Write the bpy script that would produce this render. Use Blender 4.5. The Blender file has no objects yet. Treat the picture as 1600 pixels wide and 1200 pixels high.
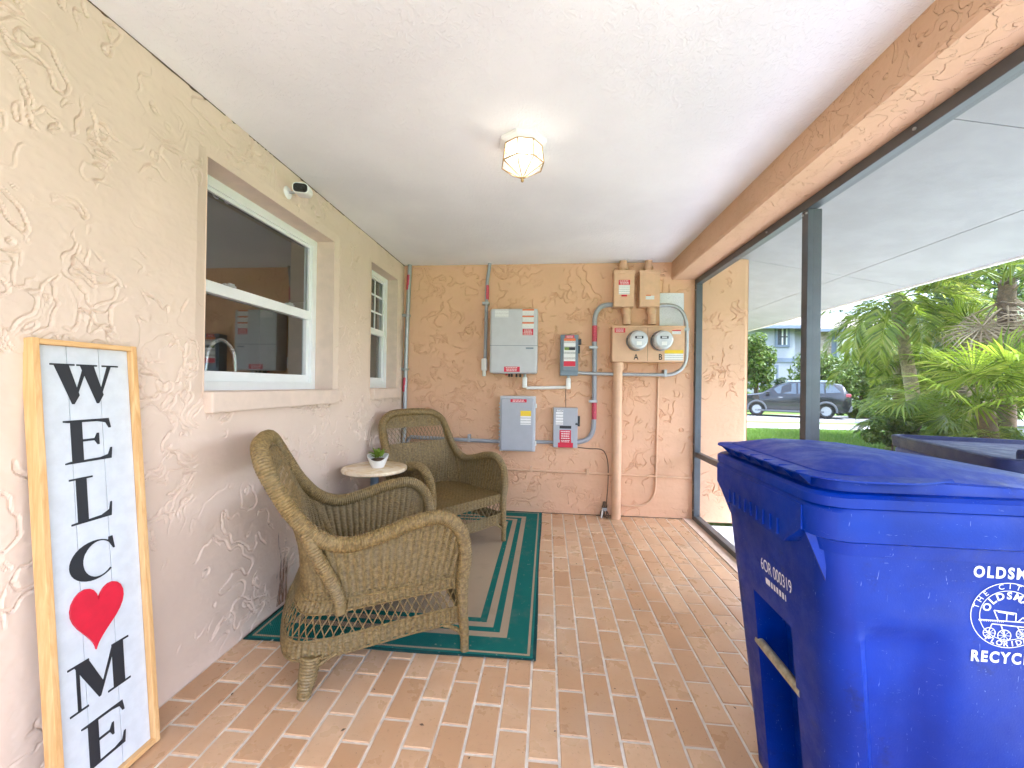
import bpy, bmesh, math, random
import numpy as np
from mathutils import Vector, Matrix
R = math.radians
random.seed(7); rng = np.random.default_rng(7)
SC = bpy.context.scene
COL = SC.collection

# ------------------------------------------------------------------ camera
CAM_X, CAM_H = 1.43661, 1.22
FPX, YAW, PITCH, ROLL = 617.95, 0.08927, 0.003, 0.01433
Fv = Vector((-math.sin(YAW)*math.cos(PITCH), math.cos(YAW)*math.cos(PITCH), math.sin(PITCH)))
Rv0 = Vector((math.cos(YAW), math.sin(YAW), 0)); Uv0 = Rv0.cross(Fv)
Rv = math.cos(ROLL)*Rv0 + math.sin(ROLL)*Uv0
Uv = -math.sin(ROLL)*Rv0 + math.cos(ROLL)*Uv0
CAMP = Vector((CAM_X, 0, CAM_H))
cd = bpy.data.cameras.new('camera'); cam = bpy.data.objects.new('camera', cd); COL.objects.link(cam)
cd.sensor_width = 36; cd.lens = FPX/1600*36; cd.clip_start = 0.02; cd.clip_end = 400
M = Matrix((Rv, Uv, -Fv)).transposed().to_4x4(); M.translation = CAMP
cam.matrix_world = M
SC.camera = cam
def un(px, py, ax, val):            # a pixel's ray met with the plane of a known wall, floor or depth
    d = Fv + (px-800)/FPX*Rv - (py-600)/FPX*Uv
    return CAMP + d*((val-CAMP[ax])/d[ax])
def pj(P):
    d = Vector(P)-CAMP; z = d.dot(Fv)
    if z < .05: return None
    return 800+FPX*d.dot(Rv)/z, 600-FPX*d.dot(Uv)/z

# ------------------------------------------------------------------ world, sun, exposure
SUN_EL, SUN_AZ = R(54), R(104)       # azimuth: compass-like, from +Y towards +X
w = bpy.data.worlds.new('World'); SC.world = w; w.use_nodes = True
nt = w.node_tree; nt.nodes.clear()
o_ = nt.nodes.new('ShaderNodeOutputWorld'); b_ = nt.nodes.new('ShaderNodeBackground')
s_ = nt.nodes.new('ShaderNodeTexSky'); s_.sky_type = 'NISHITA'; s_.sun_disc = False
s_.sun_elevation = SUN_EL; s_.sun_rotation = SUN_AZ; s_.air_density = 1.0; s_.dust_density = 4.0; s_.ozone_density = 1.0
h_ = nt.nodes.new('ShaderNodeHueSaturation'); h_.inputs['Saturation'].default_value = .55   # thin white cloud over the blue
nt.links.new(s_.outputs[0], h_.inputs['Color']); nt.links.new(h_.outputs[0], b_.inputs[0])
b_.inputs[1].default_value = 0.15; nt.links.new(b_.outputs[0], o_.inputs[0])
sl = bpy.data.lights.new('sun', 'SUN'); sl.energy = 1.5; sl.angle = R(12); sl.color = (1, .97, .93)
so = bpy.data.objects.new('sun', sl); COL.objects.link(so)
sd = Vector((math.sin(SUN_AZ)*math.cos(SUN_EL), math.cos(SUN_AZ)*math.cos(SUN_EL), math.sin(SUN_EL)))
so.rotation_euler = (-sd).to_track_quat('-Z', 'Y').to_euler()
so.location = (20, -20, 30)
SC.view_settings.view_transform = 'Standard'; SC.view_settings.look = 'None'
SC.view_settings.exposure = 2.85; SC.view_settings.gamma = 1.0
SC.view_settings.use_white_balance = True; SC.view_settings.white_balance_temperature = 5500; SC.view_settings.white_balance_tint = 10
SC.render.engine = 'CYCLES'
SC.cycles.max_bounces = 6; SC.cycles.diffuse_bounces = 4; SC.cycles.glossy_bounces = 3; SC.cycles.transparent_max_bounces = 10
SC.cycles.caustics_reflective = False; SC.cycles.caustics_refractive = False

# ------------------------------------------------------------------ materials
def srgb(r, g, b):
    return tuple(((c/255)/12.92 if c/255 <= .04045 else ((c/255+.055)/1.055)**2.4) for c in (r, g, b))
class NT:
    def __init__(s, name):
        s.m = bpy.data.materials.new(name); s.m.use_nodes = True; s.t = s.m.node_tree
        s.b = s.t.nodes['Principled BSDF']; s.out = s.t.nodes['Material Output']
    def n(s, kind, **kw):
        x = s.t.nodes.new('ShaderNode'+kind)
        for k, v in kw.items():
            if k.startswith('i_'):
                key = k[2:]; x.inputs[int(key) if key.isdigit() else key.replace('_', ' ')].default_value = v
            else: setattr(x, k, v)
        return x
    def l(s, a, b): s.t.links.new(a, b)
    def coord(s, kind='Object', scale=None, offset=None):
        c = s.n('TexCoord').outputs[kind]
        if scale is not None or offset is not None:
            mp = s.n('Mapping'); s.l(c, mp.inputs[0])
            if scale is not None: mp.inputs['Scale'].default_value = scale if hasattr(scale, '__len__') else (scale,)*3
            if offset is not None: mp.inputs['Location'].default_value = offset
            c = mp.outputs[0]
        return c
    def noise(s, vec, scale, detail=3, rough=.5, dist=0):
        x = s.n('TexNoise'); s.l(vec, x.inputs['Vector'])
        x.inputs['Scale'].default_value = scale; x.inputs['Detail'].default_value = detail
        x.inputs['Roughness'].default_value = rough; x.inputs['Distortion'].default_value = dist
        return x.outputs[0]
    def ramp(s, v, lo, hi, a=0., b=1., smooth=True):
        x = s.n('MapRange', interpolation_type='SMOOTHSTEP' if smooth else 'LINEAR')
        s.l(v, x.inputs[0]); x.inputs[1].default_value = lo; x.inputs[2].default_value = hi
        x.inputs[3].default_value = a; x.inputs[4].default_value = b
        return x.outputs[0]
    def math(s, op, a, b=None, c=None):
        x = s.n('Math', operation=op)
        for i, v in enumerate((a, b, c)):
            if v is None: continue
            if isinstance(v, (int, float)): x.inputs[i].default_value = v
            else: s.l(v, x.inputs[i])
        return x.outputs[0]
    def mix(s, f, a, b, mode='MIX'):
        x = s.n('Mix', data_type='RGBA', blend_type=mode)
        for i, v in ((0, f), (6, a), (7, b)):
            if isinstance(v, (int, float)): x.inputs[i].default_value = v
            elif isinstance(v, tuple): x.inputs[i].default_value = (*v[:3], 1)
            else: s.l(v, x.inputs[i])
        return x.outputs[2]
    def bump(s, h, strength=.5, dist=.01):
        x = s.n('Bump'); s.l(h, x.inputs['Height']); x.inputs['Strength'].default_value = strength; x.inputs['Distance'].default_value = dist
        s.l(x.outputs[0], s.b.inputs['Normal']); return x
    def col(s, v):
        if isinstance(v, tuple): s.b.inputs['Base Color'].default_value = (*v, 1)
        else: s.l(v, s.b.inputs['Base Color'])
    def set(s, **kw):
        for k, v in kw.items(): s.b.inputs[k.replace('_', ' ')].default_value = v
def simple(name, c, rough=.5, metal=0., spec=.5, var=.08, vscale=12., bump=0., bscale=150., coat=0., uservar=0.):
    m = NT(name); v = m.coord()
    n = m.noise(v, vscale, 4, .6)
    f = m.ramp(n, .3, .7, 1-var, 1+var)
    cc = m.n('Mix', data_type='RGBA', blend_type='MULTIPLY'); cc.inputs[0].default_value = 1
    cc.inputs[6].default_value = (*c, 1); m.l(f, cc.inputs[7]); out = cc.outputs[2]
    m.l(out, m.b.inputs['Base Color'])
    m.set(Roughness=rough, Metallic=metal); m.b.inputs['Specular IOR Level'].default_value = spec
    if coat: m.b.inputs['Coat Weight'].default_value = coat
    r2 = m.ramp(n, .25, .75, rough*.85, min(1, rough*1.15)); m.l(r2, m.b.inputs['Roughness'])
    if bump: m.bump(m.noise(v, bscale, 3), bump, .002)
    return m.m
def stucco(name, c, strength=0., seed=0.):
    m = NT(name); v = m.coord(offset=(seed, seed*.7, seed*.3))
    big = m.noise(v, 1.1, 3, .6)
    c2 = tuple(x*.93 for x in c); c3 = tuple(min(1, x*1.05) for x in c)
    m.col(m.mix(m.ramp(big, .3, .7), c2, c3)); m.set(Roughness=.9); m.b.inputs['Specular IOR Level'].default_value = .15
    if strength:
        A = m.ramp(m.noise(v, 11, 2, .55, 1.4), .50, .53); m.bump(m.math('ADD', A, m.math('MULTIPLY', m.noise(v, 40, 2), .5)), strength, .005)
    return m.m
PEACH = srgb(222, 201, 184)
MT = {}
MT['stucco'] = stucco('peach stucco', PEACH)
MT['stucco_b'] = stucco('peach stucco far', srgb(226, 184, 151), 0., 3.1)  # same paint as the left wall, bounce-light warmth put into its colour
MT['stucco_beam'] = stucco('peach stucco beam', srgb(214, 178, 146), .9, 5.)  # same peach paint again, its deeper orange standing in for bounced light
MT['paint'] = simple('peach paint smooth', PEACH, .6, var=.05, bump=.25, bscale=60)
MT['tanpaint'] = simple('tan painted steel', srgb(220, 180, 146), .45, var=.06, bump=.1)
def ceiling():
    m = NT('white textured ceiling'); v = m.coord()
    A = m.ramp(m.noise(v, 26, 2, .6, 1.4), .50, .56); B = m.noise(m.coord(scale=(14, 5, 5)), 6, 3, .65, .7); C = m.noise(v, 90, 1)
    h = m.math('ADD', m.math('MULTIPLY', A, .5), m.math('ADD', m.math('MULTIPLY', B, .9), m.math('MULTIPLY', C, .2)))
    m.bump(h, .42, .005)
    m.col(m.mix(m.ramp(m.noise(v, 1.2, 4), .3, .7), srgb(226, 226, 228), srgb(240, 240, 241))); m.set(Roughness=.8)
    return m.m
MT['ceiling'] = ceiling()
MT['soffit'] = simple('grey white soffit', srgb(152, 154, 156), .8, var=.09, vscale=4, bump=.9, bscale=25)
def tile():
    m = NT('terracotta paver'); v = m.coord('Object')
    oi = m.n('ObjectInfo').outputs['Random']; gi = m.n('NewGeometry').outputs['Random Per Island']
    rr = m.math('FRACT', m.math('ADD', oi, gi))
    pos = m.n('NewGeometry').outputs['Position']
    n1 = m.noise(pos, 7, 4, .6); n2 = m.noise(pos, 55, 4, .7); n3 = m.noise(pos, 2.2, 3)
    base = m.mix(rr, srgb(190, 150, 112), srgb(214, 180, 144))
    base = m.mix(m.ramp(n1, .35, .7, 0, .55), base, srgb(196, 154, 116))
    base = m.mix(m.ramp(n2, .55, .75, 0, .35), base, srgb(150, 112, 86))
    base = m.mix(m.ramp(n3, .5, .75, 0, .35), base, srgb(192, 172, 150))
    spot = m.ramp(m.noise(pos, 130, 1), .73, .78, 0, .6); base = m.mix(spot, base, srgb(90, 62, 48))
    m.col(base); m.l(m.ramp(n1, .3, .7, .24, .40), m.b.inputs['Roughness'])
    m.b.inputs['Specular IOR Level'].default_value = .6
    m.bump(m.math('ADD', n2, m.math('MULTIPLY', n1, .6)), .25, .002)
    return m.m
MT['tile'] = tile()
MT['grout'] = simple('pale grout', srgb(224, 216, 204), .9, var=.12, vscale=20, bump=.6, bscale=220)
MT['concrete'] = simple('pale concrete', srgb(196, 194, 192), .85, var=.1, vscale=3, bump=.3, bscale=80)
MT['alu'] = simple('bronze grey aluminium', srgb(92, 97, 102), .38, .35, var=.12, vscale=9)
MT['alu_dark'] = simple('dark bronze', srgb(62, 54, 48), .45, .2, var=.1)
MT['white_vinyl'] = simple('white vinyl', srgb(240, 241, 243), .35, var=.02)
MT['white'] = simple('white plastic', srgb(238, 238, 236), .35, var=.02)
MT['black'] = simple('black plastic', srgb(20, 20, 22), .3, var=.1)
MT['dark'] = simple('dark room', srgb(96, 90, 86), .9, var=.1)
MT['galv'] = simple('galvanised conduit', srgb(176, 180, 184), .42, .55, var=.08, vscale=30)
MT['pvc'] = simple('grey pvc conduit', srgb(160, 164, 172), .45, var=.05)
MT['greybox'] = simple('grey enclosure', srgb(196, 198, 204), .42, var=.03)
MT['greybox2'] = simple('mid grey enclosure', srgb(172, 175, 184), .45, var=.03)
MT['steelblue'] = simple('blue grey steel', srgb(118, 132, 146), .4, .1, var=.05)
MT['red'] = simple('red label', srgb(205, 30, 62), .5, var=.04)
MT['redtape'] = simple('faded red tape', srgb(196, 76, 94), .5, var=.2, vscale=80)
MT['orange'] = simple('orange label', srgb(224, 118, 60), .5, var=.04)
MT['yellow'] = simple('yellow label', srgb(240, 206, 40), .5, var=.04)
MT['chrome'] = simple('chrome', srgb(235, 236, 238), .22, 1., var=.02)
MT['steel'] = simple('brushed tap steel', srgb(205, 208, 212), .25, .75, var=.02)
MT['brass'] = simple('tarnished brass', srgb(190, 160, 112), .4, .8, var=.2)
def labelpaper():
    m = NT('printed label'); v = m.coord('Generated')
    w = m.n('TexWave', wave_type='BANDS', bands_direction='Z'); m.l(v, w.inputs[0]); w.inputs['Scale'].default_value = 1.6; w.inputs['Distortion'].default_value = 0
    n = m.noise(m.coord('Generated', (60, 1, 6)), 4, 3)
    f = m.math('MULTIPLY', m.ramp(w.outputs[1], .55, .75), m.ramp(n, .42, .5))
    m.col(m.mix(m.math('MULTIPLY', f, .55), srgb(240, 240, 240), srgb(90, 92, 98))); m.set(Roughness=.6)
    return m.m
MT['label'] = labelpaper()
def glass(name, ior=1.9, tint=(.9, .92, .92)):
    m = NT(name); m.t.nodes.remove(m.b)
    fr = m.n('Fresnel'); fr.inputs[0].default_value = ior
    tr = m.n('BsdfTransparent'); tr.inputs[0].default_value = (*tint, 1)
    gl = m.n('BsdfGlossy'); gl.inputs['Roughness'].default_value = .02
    mx = m.n('MixShader'); bf = m.n('NewGeometry').outputs['Backfacing']; m.l(m.math('MULTIPLY', fr.outputs[0], m.math('SUBTRACT', 1.0, bf)), mx.inputs[0]); m.l(tr.outputs[0], mx.inputs[1]); m.l(gl.outputs[0], mx.inputs[2])
    m.l(mx.outputs[0], m.out.inputs[0]); return m.m
MT['glass'] = glass('window glass', 3.1, (.94, .96, .96))
def frosted():
    m = NT('seeded lamp glass'); m.t.nodes.remove(m.b); tr = m.n('BsdfTransparent'); tl = m.n('BsdfTranslucent'); tl.inputs[0].default_value = (.95, .94, .92, 1); df = m.n('BsdfDiffuse'); df.inputs[0].default_value = (.9, .9, .9, 1)
    m1 = m.n('MixShader'); m1.inputs[0].default_value = .35; m.l(tl.outputs[0], m1.inputs[1]); m.l(df.outputs[0], m1.inputs[2])
    m2 = m.n('MixShader'); m2.inputs[0].default_value = .26; m.l(tr.outputs[0], m2.inputs[1]); m.l(m1.outputs[0], m2.inputs[2]); m.l(m2.outputs[0], m.out.inputs[0]); return m.m
MT['lampglass'] = frosted()
def screenmat():
    m = NT('insect screen'); m.t.nodes.remove(m.b)
    tr = m.n('BsdfTransparent'); df = m.n('BsdfDiffuse'); df.inputs[0].default_value = (.25, .26, .27, 1)
    mx = m.n('MixShader'); mx.inputs[0].default_value = .10
    v = m.coord()
    nn = m.noise(v, 1.5, 2); m.l(m.ramp(nn, 
        .3, .7, .12, .18), mx.inputs[0])
    m.l(tr.outputs[0], mx.inputs[1]); m.l(df.outputs[0], mx.inputs[2]); m.l(mx.outputs[0], m.out.inputs[0]); return m.m
MT['screen'] = screenmat()
def wood(name, a, b, axis=2):
    m = NT(name); sc = [22, 22, 22]; sc[axis] = 1.6
    v = m.coord('Object', tuple(sc)); n = m.noise(v, 3, 5, .65, .8)
    kn = m.ramp(m.noise(m.coord(), 9, 2), .70, .76, 0, .6)
    c = m.mix(m.ramp(n, .3, .7), a, b); c = m.mix(kn, c, tuple(x*.35 for x in a)); m.col(c)
    m.set(Roughness=.6); m.bump(n, .2, .002); return m.m
MT['pine'] = wood('pine wood', srgb(206, 158, 98), srgb(228, 188, 132))
MT['signwhite'] = simple('white sign board', srgb(206, 210, 216), .6, var=.05, vscale=25, bump=.3, bscale=40)
MT['ink'] = simple('charcoal lettering', srgb(34, 36, 42), .55, var=.08)
MT['heart'] = simple('red heart', srgb(204, 22, 52), .5, var=.08, vscale=20)
def wicker(name, dk=1.):
    m = NT(name); v = m.coord(); u = m.coord('UV')
    n = m.noise(v, 75, 3, .7); n2 = m.noise(v, 5, 3); n3 = m.noise(v, 300, 1)
    c = m.mix(m.ramp(n, .25, .75), srgb(92*dk, 74*dk, 42*dk), srgb(152*dk, 128*dk, 80*dk))
    c = m.mix(m.ramp(n2, .4, .7, 0, .5), c, srgb(122*dk, 108*dk, 78*dk)); c = m.mix(m.ramp(n3, .5, .8, 0, .4), c, srgb(58*dk, 43*dk, 25*dk))
    m.col(c); m.set(Roughness=.5); m.b.inputs['Specular IOR Level'].default_value = .45
    m.bump(n3, .3, .001); return m.m
MT['wicker'] = wicker('woven wicker'); MT['wrap'] = wicker('wrapped cane', 1.03)
def rugmat(x0, x1, y0, y1):
    m = NT('striped rug'); v = m.n('NewGeometry').outputs['Position']; s = m.n('SeparateXYZ'); m.l(v, s.inputs[0])
    X, Y = s.outputs[0], s.outputs[1]
    d = m.math('MINIMUM', m.math('MINIMUM', m.math('SUBTRACT', X, x0), m.math('SUBTRACT', x1, X)), m.math('MINIMUM', m.math('SUBTRACT', Y, y0), m.math('SUBTRACT', y1, Y)))
    rp = m.n('ValToRGB'); rp.color_ramp.interpolation = 'CONSTANT'
    m.l(m.math('MULTIPLY', d, 2.0), rp.inputs[0])
    G, B = (*srgb(30, 108, 100), 1), (*srgb(176, 156, 130), 1)
    E_ = rp.color_ramp.elements
    stops = [(0, (*srgb(16, 62, 60), 1)), (.010, G), (.024, B), (.036, G), (.140, B), (.178, G), (.215, B), (.255, G), (.292, B)]
    E_[0].position = 0; E_[0].color = stops[0][1]; E_[1].position = stops[1][0]*2; E_[1].color = stops[1][1]
    for p, c in stops[2:]:
        e = E_.new(p*2); e.color = c
    wv = m.n('TexWave', wave_type='BANDS', bands_direction='DIAGONAL'); m.l(v, wv.inputs[0]); wv.inputs['Scale'].default_value = 55; wv.inputs['Distortion'].default_value = 1.5
    n = m.noise(v, 160, 2); dirt = m.ramp(m.noise(v, 6, 5, .7), .5, .8, 0, .35); sp = m.ramp(m.noise(v, 60, 1), .74, .78, 0, .5)
    c = m.mix(m.math('MULTIPLY', wv.outputs[1], .22), rp.outputs[0], srgb(60, 60, 52))
    c = m.mix(dirt, c, srgb(120, 112, 96)); c = m.mix(sp, c, srgb(190, 180, 160)); m.col(c); m.set(Roughness=.95); m.b.inputs['Specular IOR Level'].default_value = .15
    m.bump(m.math('ADD', wv.outputs[1], n), .5, .002); return m.m
def binmat(name, c, c2, rough=.38):
    m = NT(name); v = m.coord()
    n = m.noise(v, 3.2, 4, .6); s = m.noise(m.coord(scale=(1, 1, .08)), 70, 3, .6); d = m.noise(v, 17, 5, .7)
    k = m.mix(m.ramp(n, .3, .7), c, c2)
    k = m.mix(m.ramp(d, .64, .8, 0, .22), k, srgb(90, 110, 190))
    m.col(k); m.b.inputs['Specular IOR Level'].default_value = .28; m.l(m.ramp(d, .3, .7, rough*.8, rough*1.4), m.b.inputs['Roughness'])
    sc_ = m.ramp(m.noise(m.coord(scale=(9, 9, 60)), 5, 2, .5, 2.5), .735, .75, 0, .5); sc2 = m.ramp(m.noise(m.coord(scale=(40, 40, 5)), 4, 2, .5, 2), .74, .752, 0, .45)
    gr_ = m.ramp(m.noise(v, 7, 5, .75), .56, .72, 0, .45); k = m.mix(gr_, k, srgb(16, 20, 48)); k = m.mix(sc_, k, srgb(150, 165, 220)); k = m.mix(sc2, k, srgb(150, 165, 220)); m.col(k)
    m.bump(m.math('ADD', m.noise(v, 240, 2), m.math('MULTIPLY', s, .4)), .12, .002); return m.m
MT['binblue'] = binmat('blue cart plastic', srgb(0, 36, 130), srgb(0, 48, 160))
MT['binnavy'] = binmat('navy cart plastic', srgb(14, 24, 66), srgb(20, 34, 84), .5)
MT['print'] = simple('white hot stamp', srgb(225, 228, 240), .5, var=.1, vscale=60)
def leafmat(name, cs, trans=.35, rough=.45):
    m = NT(name); r = m.n('NewGeometry').outputs['Random Per Island']; oi = m.n('ObjectInfo').outputs['Random']
    rp = m.n('ValToRGB'); m.l(r, rp.inputs[0]); E_ = rp.color_ramp.elements
    E_[0].color = (*cs[0], 1); E_[1].color = (*cs[-1], 1)
    for i, c in enumerate(cs[1:-1]): e = E_.new((i+1)/(len(cs)-1)); e.color = (*c, 1)
    m.l(rp.outputs[0], m.b.inputs['Base Color']); m.set(Roughness=rough)
    t = m.n('BsdfTranslucent'); m.l(rp.outputs[0], t.inputs[0]); mx = m.n('MixShader'); mx.inputs[0].default_value = trans
    m.l(m.b.outputs[0], mx.inputs[1]); m.l(t.outputs[0], mx.inputs[2]); m.l(mx.outputs[0], m.out.inputs[0]); return m.m
MT['leaf'] = leafmat('broad leaves', [(.05, .10, .012), (.11, .18, .018), (.20, .27, .035)])
MT['leafdark'] = leafmat('dark leaves', [(.02, .045, .012), (.04, .08, .02), (.07, .12, .03)])
MT['leafyel'] = leafmat('yellow green leaves', [(.12, .20, .02), (.20, .30, .03), (.26, .32, .05)])
MT['palm'] = leafmat('palm leaflets', [(.09, .14, .012), (.18, .25, .016), (.28, .36, .03), (.38, .38, .08)], .5, .35)
MT['palmdk'] = leafmat('dark palm leaflets', [(.05, .09, .010), (.11, .17, .016), (.20, .25, .04)], .45, .35)
MT['deadfrond'] = leafmat('dry fronds', [(.22, .15, .09), (.32, .24, .15), (.42, .33, .22)], .3, .7)
MT['grassblade'] = leafmat('grass blades', [(.10, .20, .025), (.16, .28, .03), (.24, .34, .05)], .4, .5)
MT['bark'] = simple('palm bark', srgb(150, 132, 112), .9, var=.3, vscale=20, bump=.8, bscale=40)
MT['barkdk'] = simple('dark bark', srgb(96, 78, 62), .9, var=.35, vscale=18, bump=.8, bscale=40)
def lawn():
    m = NT('lawn ground'); v = m.n('NewGeometry').outputs['Position']
    c = m.mix(m.ramp(m.noise(v, 1.1, 5, .7), .3, .7), (.10, .19, .022), (.20, .31, .045))
    c = m.mix(m.ramp(m.noise(v, 14, 3), .5, .8, 0, .5), c, (.24, .28, .07)); m.col(c); m.set(Roughness=.9)
    m.bump(m.noise(v, 30, 4), .8, .05); return m.m
MT['lawn'] = lawn()
MT['mulch'] = simple('mulch', srgb(120, 96, 74), .95, var=.4, vscale=30, bump=1, bscale=30)
MT['asphalt'] = simple('pale road', srgb(150, 148, 144), .9, var=.08, vscale=2, bump=.2, bscale=60)

# ------------------------------------------------------------------ mesh helpers
class MB:
    def __init__(s): s.v = []; s.f = []; s.sm = []; s.mi = []; s.cur = 0
    def add(s, vs, fs, smooth=False):
        o = len(s.v); s.v += [tuple(p) for p in vs]; s.f += [tuple(i+o for i in f) for f in fs]
        s.sm += [smooth]*len(fs); s.mi += [s.cur]*len(fs); return s
    def box(s, a, b, bev=0.):
        (x0, y0, z0), (x1, y1, z1) = [min(i, j) for i, j in zip(a, b)], [max(i, j) for i, j in zip(a, b)]
        if bev <= 0:
            vs = [(x0,y0,z0),(x1,y0,z0),(x1,y1,z0),(x0,y1,z0),(x0,y0,z1),(x1,y0,z1),(x1,y1,z1),(x0,y1,z1)]
            return s.add(vs, [(0,3,2,1),(4,5,6,7),(0,1,5,4),(1,2,6,5),(2,3,7,6),(3,0,4,7)])
        bm = bmesh.new(); bmesh.ops.create_cube(bm, size=1)
        bmesh.ops.scale(bm, vec=(x1-x0, y1-y0, z1-z0), verts=bm.verts)
        bmesh.ops.translate(bm, vec=((x0+x1)/2, (y0+y1)/2, (z0+z1)/2), verts=bm.verts)
        bmesh.ops.bevel(bm, geom=bm.edges[:], offset=min(bev, (x1-x0)*.45, (y1-y0)*.45, (z1-z0)*.45), segments=2, affect='EDGES', profile=.6)
        bm.verts.index_update(); s.add([v.co[:] for v in bm.verts], [[v.index for v in f.verts] for f in bm.faces], False); bm.free(); return s
    def tube(s, pts, r, n=10, cap=True, smooth=True, closed=False):
        P = [Vector(p) for p in pts]; k = len(P)
        rs = r if hasattr(r, '__len__') else [r]*k
        T = []
        for i in range(k):
            a = P[i-1] if (i > 0 or closed) else P[i]; b = P[(i+1) % k] if (i < k-1 or closed) else P[i]
            t = (b-a); T.append(t.normalized() if t.length > 1e-9 else Vector((0, 0, 1)))
        up = Vector((0, 0, 1)) if abs(T[0].z) < .9 else Vector((1, 0, 0))
        N = (up - T[0]*up.dot(T[0])).normalized(); vs = []
        for i in range(k):
            N = (N - T[i]*N.dot(T[i])).normalized(); B = T[i].cross(N)
            for j in range(n):
                a = 2*math.pi*j/n; vs.append(P[i] + (N*math.cos(a)+B*math.sin(a))*rs[i])
        fs = []
        for i in range(k if closed else k-1):
            for j in range(n):
                a, b = i*n+j, i*n+(j+1) % n; c, d = ((i+1) % k)*n+(j+1) % n, ((i+1) % k)*n+j
                fs.append((a, b, c, d))
        s.add(vs, fs, smooth)
        if cap and not closed:
            s.add(vs[:n], [tuple(range(n))[::-1]]); s.add(vs[-n:], [tuple(range(n))])
        return s
    def lathe(s, prof, c=(0, 0, 0), n=24, axis='z', smooth=True, flat=False, rot=0.):
        vs = []; k = len(prof)
        for (r, z) in prof:
            for j in range(n):
                a = 2*math.pi*j/n+rot; x, y = r*math.cos(a), r*math.sin(a)
                p = (x, y, z) if axis == 'z' else ((x, z, y) if axis == 'y' else (z, x, y))
                vs.append((p[0]+c[0], p[1]+c[1], p[2]+c[2]))
        fs = [(i*n+j, i*n+(j+1) % n, (i+1)*n+(j+1) % n, (i+1)*n+j) for i in range(k-1) for j in range(n)]
        if axis == 'y': fs = [f[::-1] for f in fs]
        return s.add(vs, fs, smooth and not flat)
    def prism(s, poly, frame, h, smooth=False):
        # poly: 2-d points; frame(u, v, w) -> 3-d; extruded from w=0 to w=h
        n = len(poly); vs = [frame(u, v, 0) for u, v in poly]+[frame(u, v, h) for u, v in poly]
        s.add(vs, [tuple(range(n))[::-1], tuple(range(n, 2*n))]+[(i, (i+1) % n, (i+1) % n+n, i+n) for i in range(n)], smooth); return s
    def loft(s, rings, cap0=True, cap1=True, smooth=True):
        n = len(rings[0]); vs = [p for r in rings for p in r]
        fs = [(i*n+j, i*n+(j+1) % n, (i+1)*n+(j+1) % n, (i+1)*n+j) for i in range(len(rings)-1) for j in range(n)]
        s.add(vs, fs, smooth)
        if cap0: s.add(rings[0], [tuple(range(n))[::-1]])
        if cap1: s.add(rings[-1], [tuple(range(n))])
        return s
    def build(s, name, mat, parent=None, loc=None):
        me = bpy.data.meshes.new(name); me.from_pydata(s.v, [], s.f); me.update()
        mats = mat if isinstance(mat, (list, tuple)) else [mat]
        for q in mats: me.materials.append(MT[q] if isinstance(q, str) else q)
        me.polygons.foreach_set('use_smooth', s.sm)
        if len(mats) > 1: me.polygons.foreach_set('material_index', s.mi)
        if any(s.sm): me.set_sharp_from_angle(angle=R(38))
        return link(name, me, parent, loc)
def link(name, me, parent=None, loc=None):
    o = bpy.data.objects.new(name, me); COL.objects.link(o)
    if parent: o.parent = parent
    if loc is not None: o.location = loc
    return o
def tag(o, label, cat, group=None):
    o['label'] = label; o['category'] = cat
    if group: o['group'] = group
    return o
def thing(name, label, cat, loc=(0, 0, 0), rz=0., group=None):
    o = bpy.data.objects.new(name, None); COL.objects.link(o); o.location = loc; o.rotation_euler = (0, 0, rz); o.empty_display_size = .1
    return tag(o, label, cat, group)
def structure(o): o['kind'] = 'structure'; return o
def stuff(o): o['kind'] = 'stuff'; return o
def np_mesh(name, V, Fq, mat, parent=None, smooth=False, loc=None):
    V = np.asarray(V, dtype=np.float32); Fq = np.asarray(Fq, dtype=np.int32); k = Fq.shape[1]
    me = bpy.data.meshes.new(name); me.vertices.add(len(V)); me.vertices.foreach_set('co', V.ravel())
    me.loops.add(Fq.size); me.loops.foreach_set('vertex_index', Fq.ravel())
    me.polygons.add(len(Fq)); me.polygons.foreach_set('loop_start', np.arange(0, Fq.size, k, dtype=np.int32))
    me.polygons.foreach_set('use_smooth', np.full(len(Fq), smooth)); me.update(calc_edges=True); me.validate()
    me.materials.append(MT[mat] if isinstance(mat, str) else mat)
    return link(name, me, parent, loc)
def smoothpath(pts, n=8, closed=False):
    P = [Vector(p) for p in pts]; out = []; k = len(P)
    for i in range(k if closed else k-1):
        if closed: a, b, c, d = P[i-1], P[i], P[(i+1) % k], P[(i+2) % k]
        else: a, b, c, d = P[max(i-1, 0)], P[i], P[i+1], P[min(i+2, k-1)]
        for j in range(n):
            t = j/n; out.append(.5*((2*b)+(c-a)*t+(2*a-5*b+4*c-d)*t*t+(3*b-a-3*c+d)*t**3))
    if not closed: out.append(P[-1])
    return out
def rrect(hx, hy, r, n=5):
    out = []
    for cx, cy, a0 in ((hx-r, hy-r, 0), (-hx+r, hy-r, 90), (-hx+r, -hy+r, 180), (hx-r, -hy+r, 270)):
        for j in range(n+1):
            a = R(a0+90*j/n); out.append((cx+r*math.cos(a), cy+r*math.sin(a)))
    return out
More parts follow.
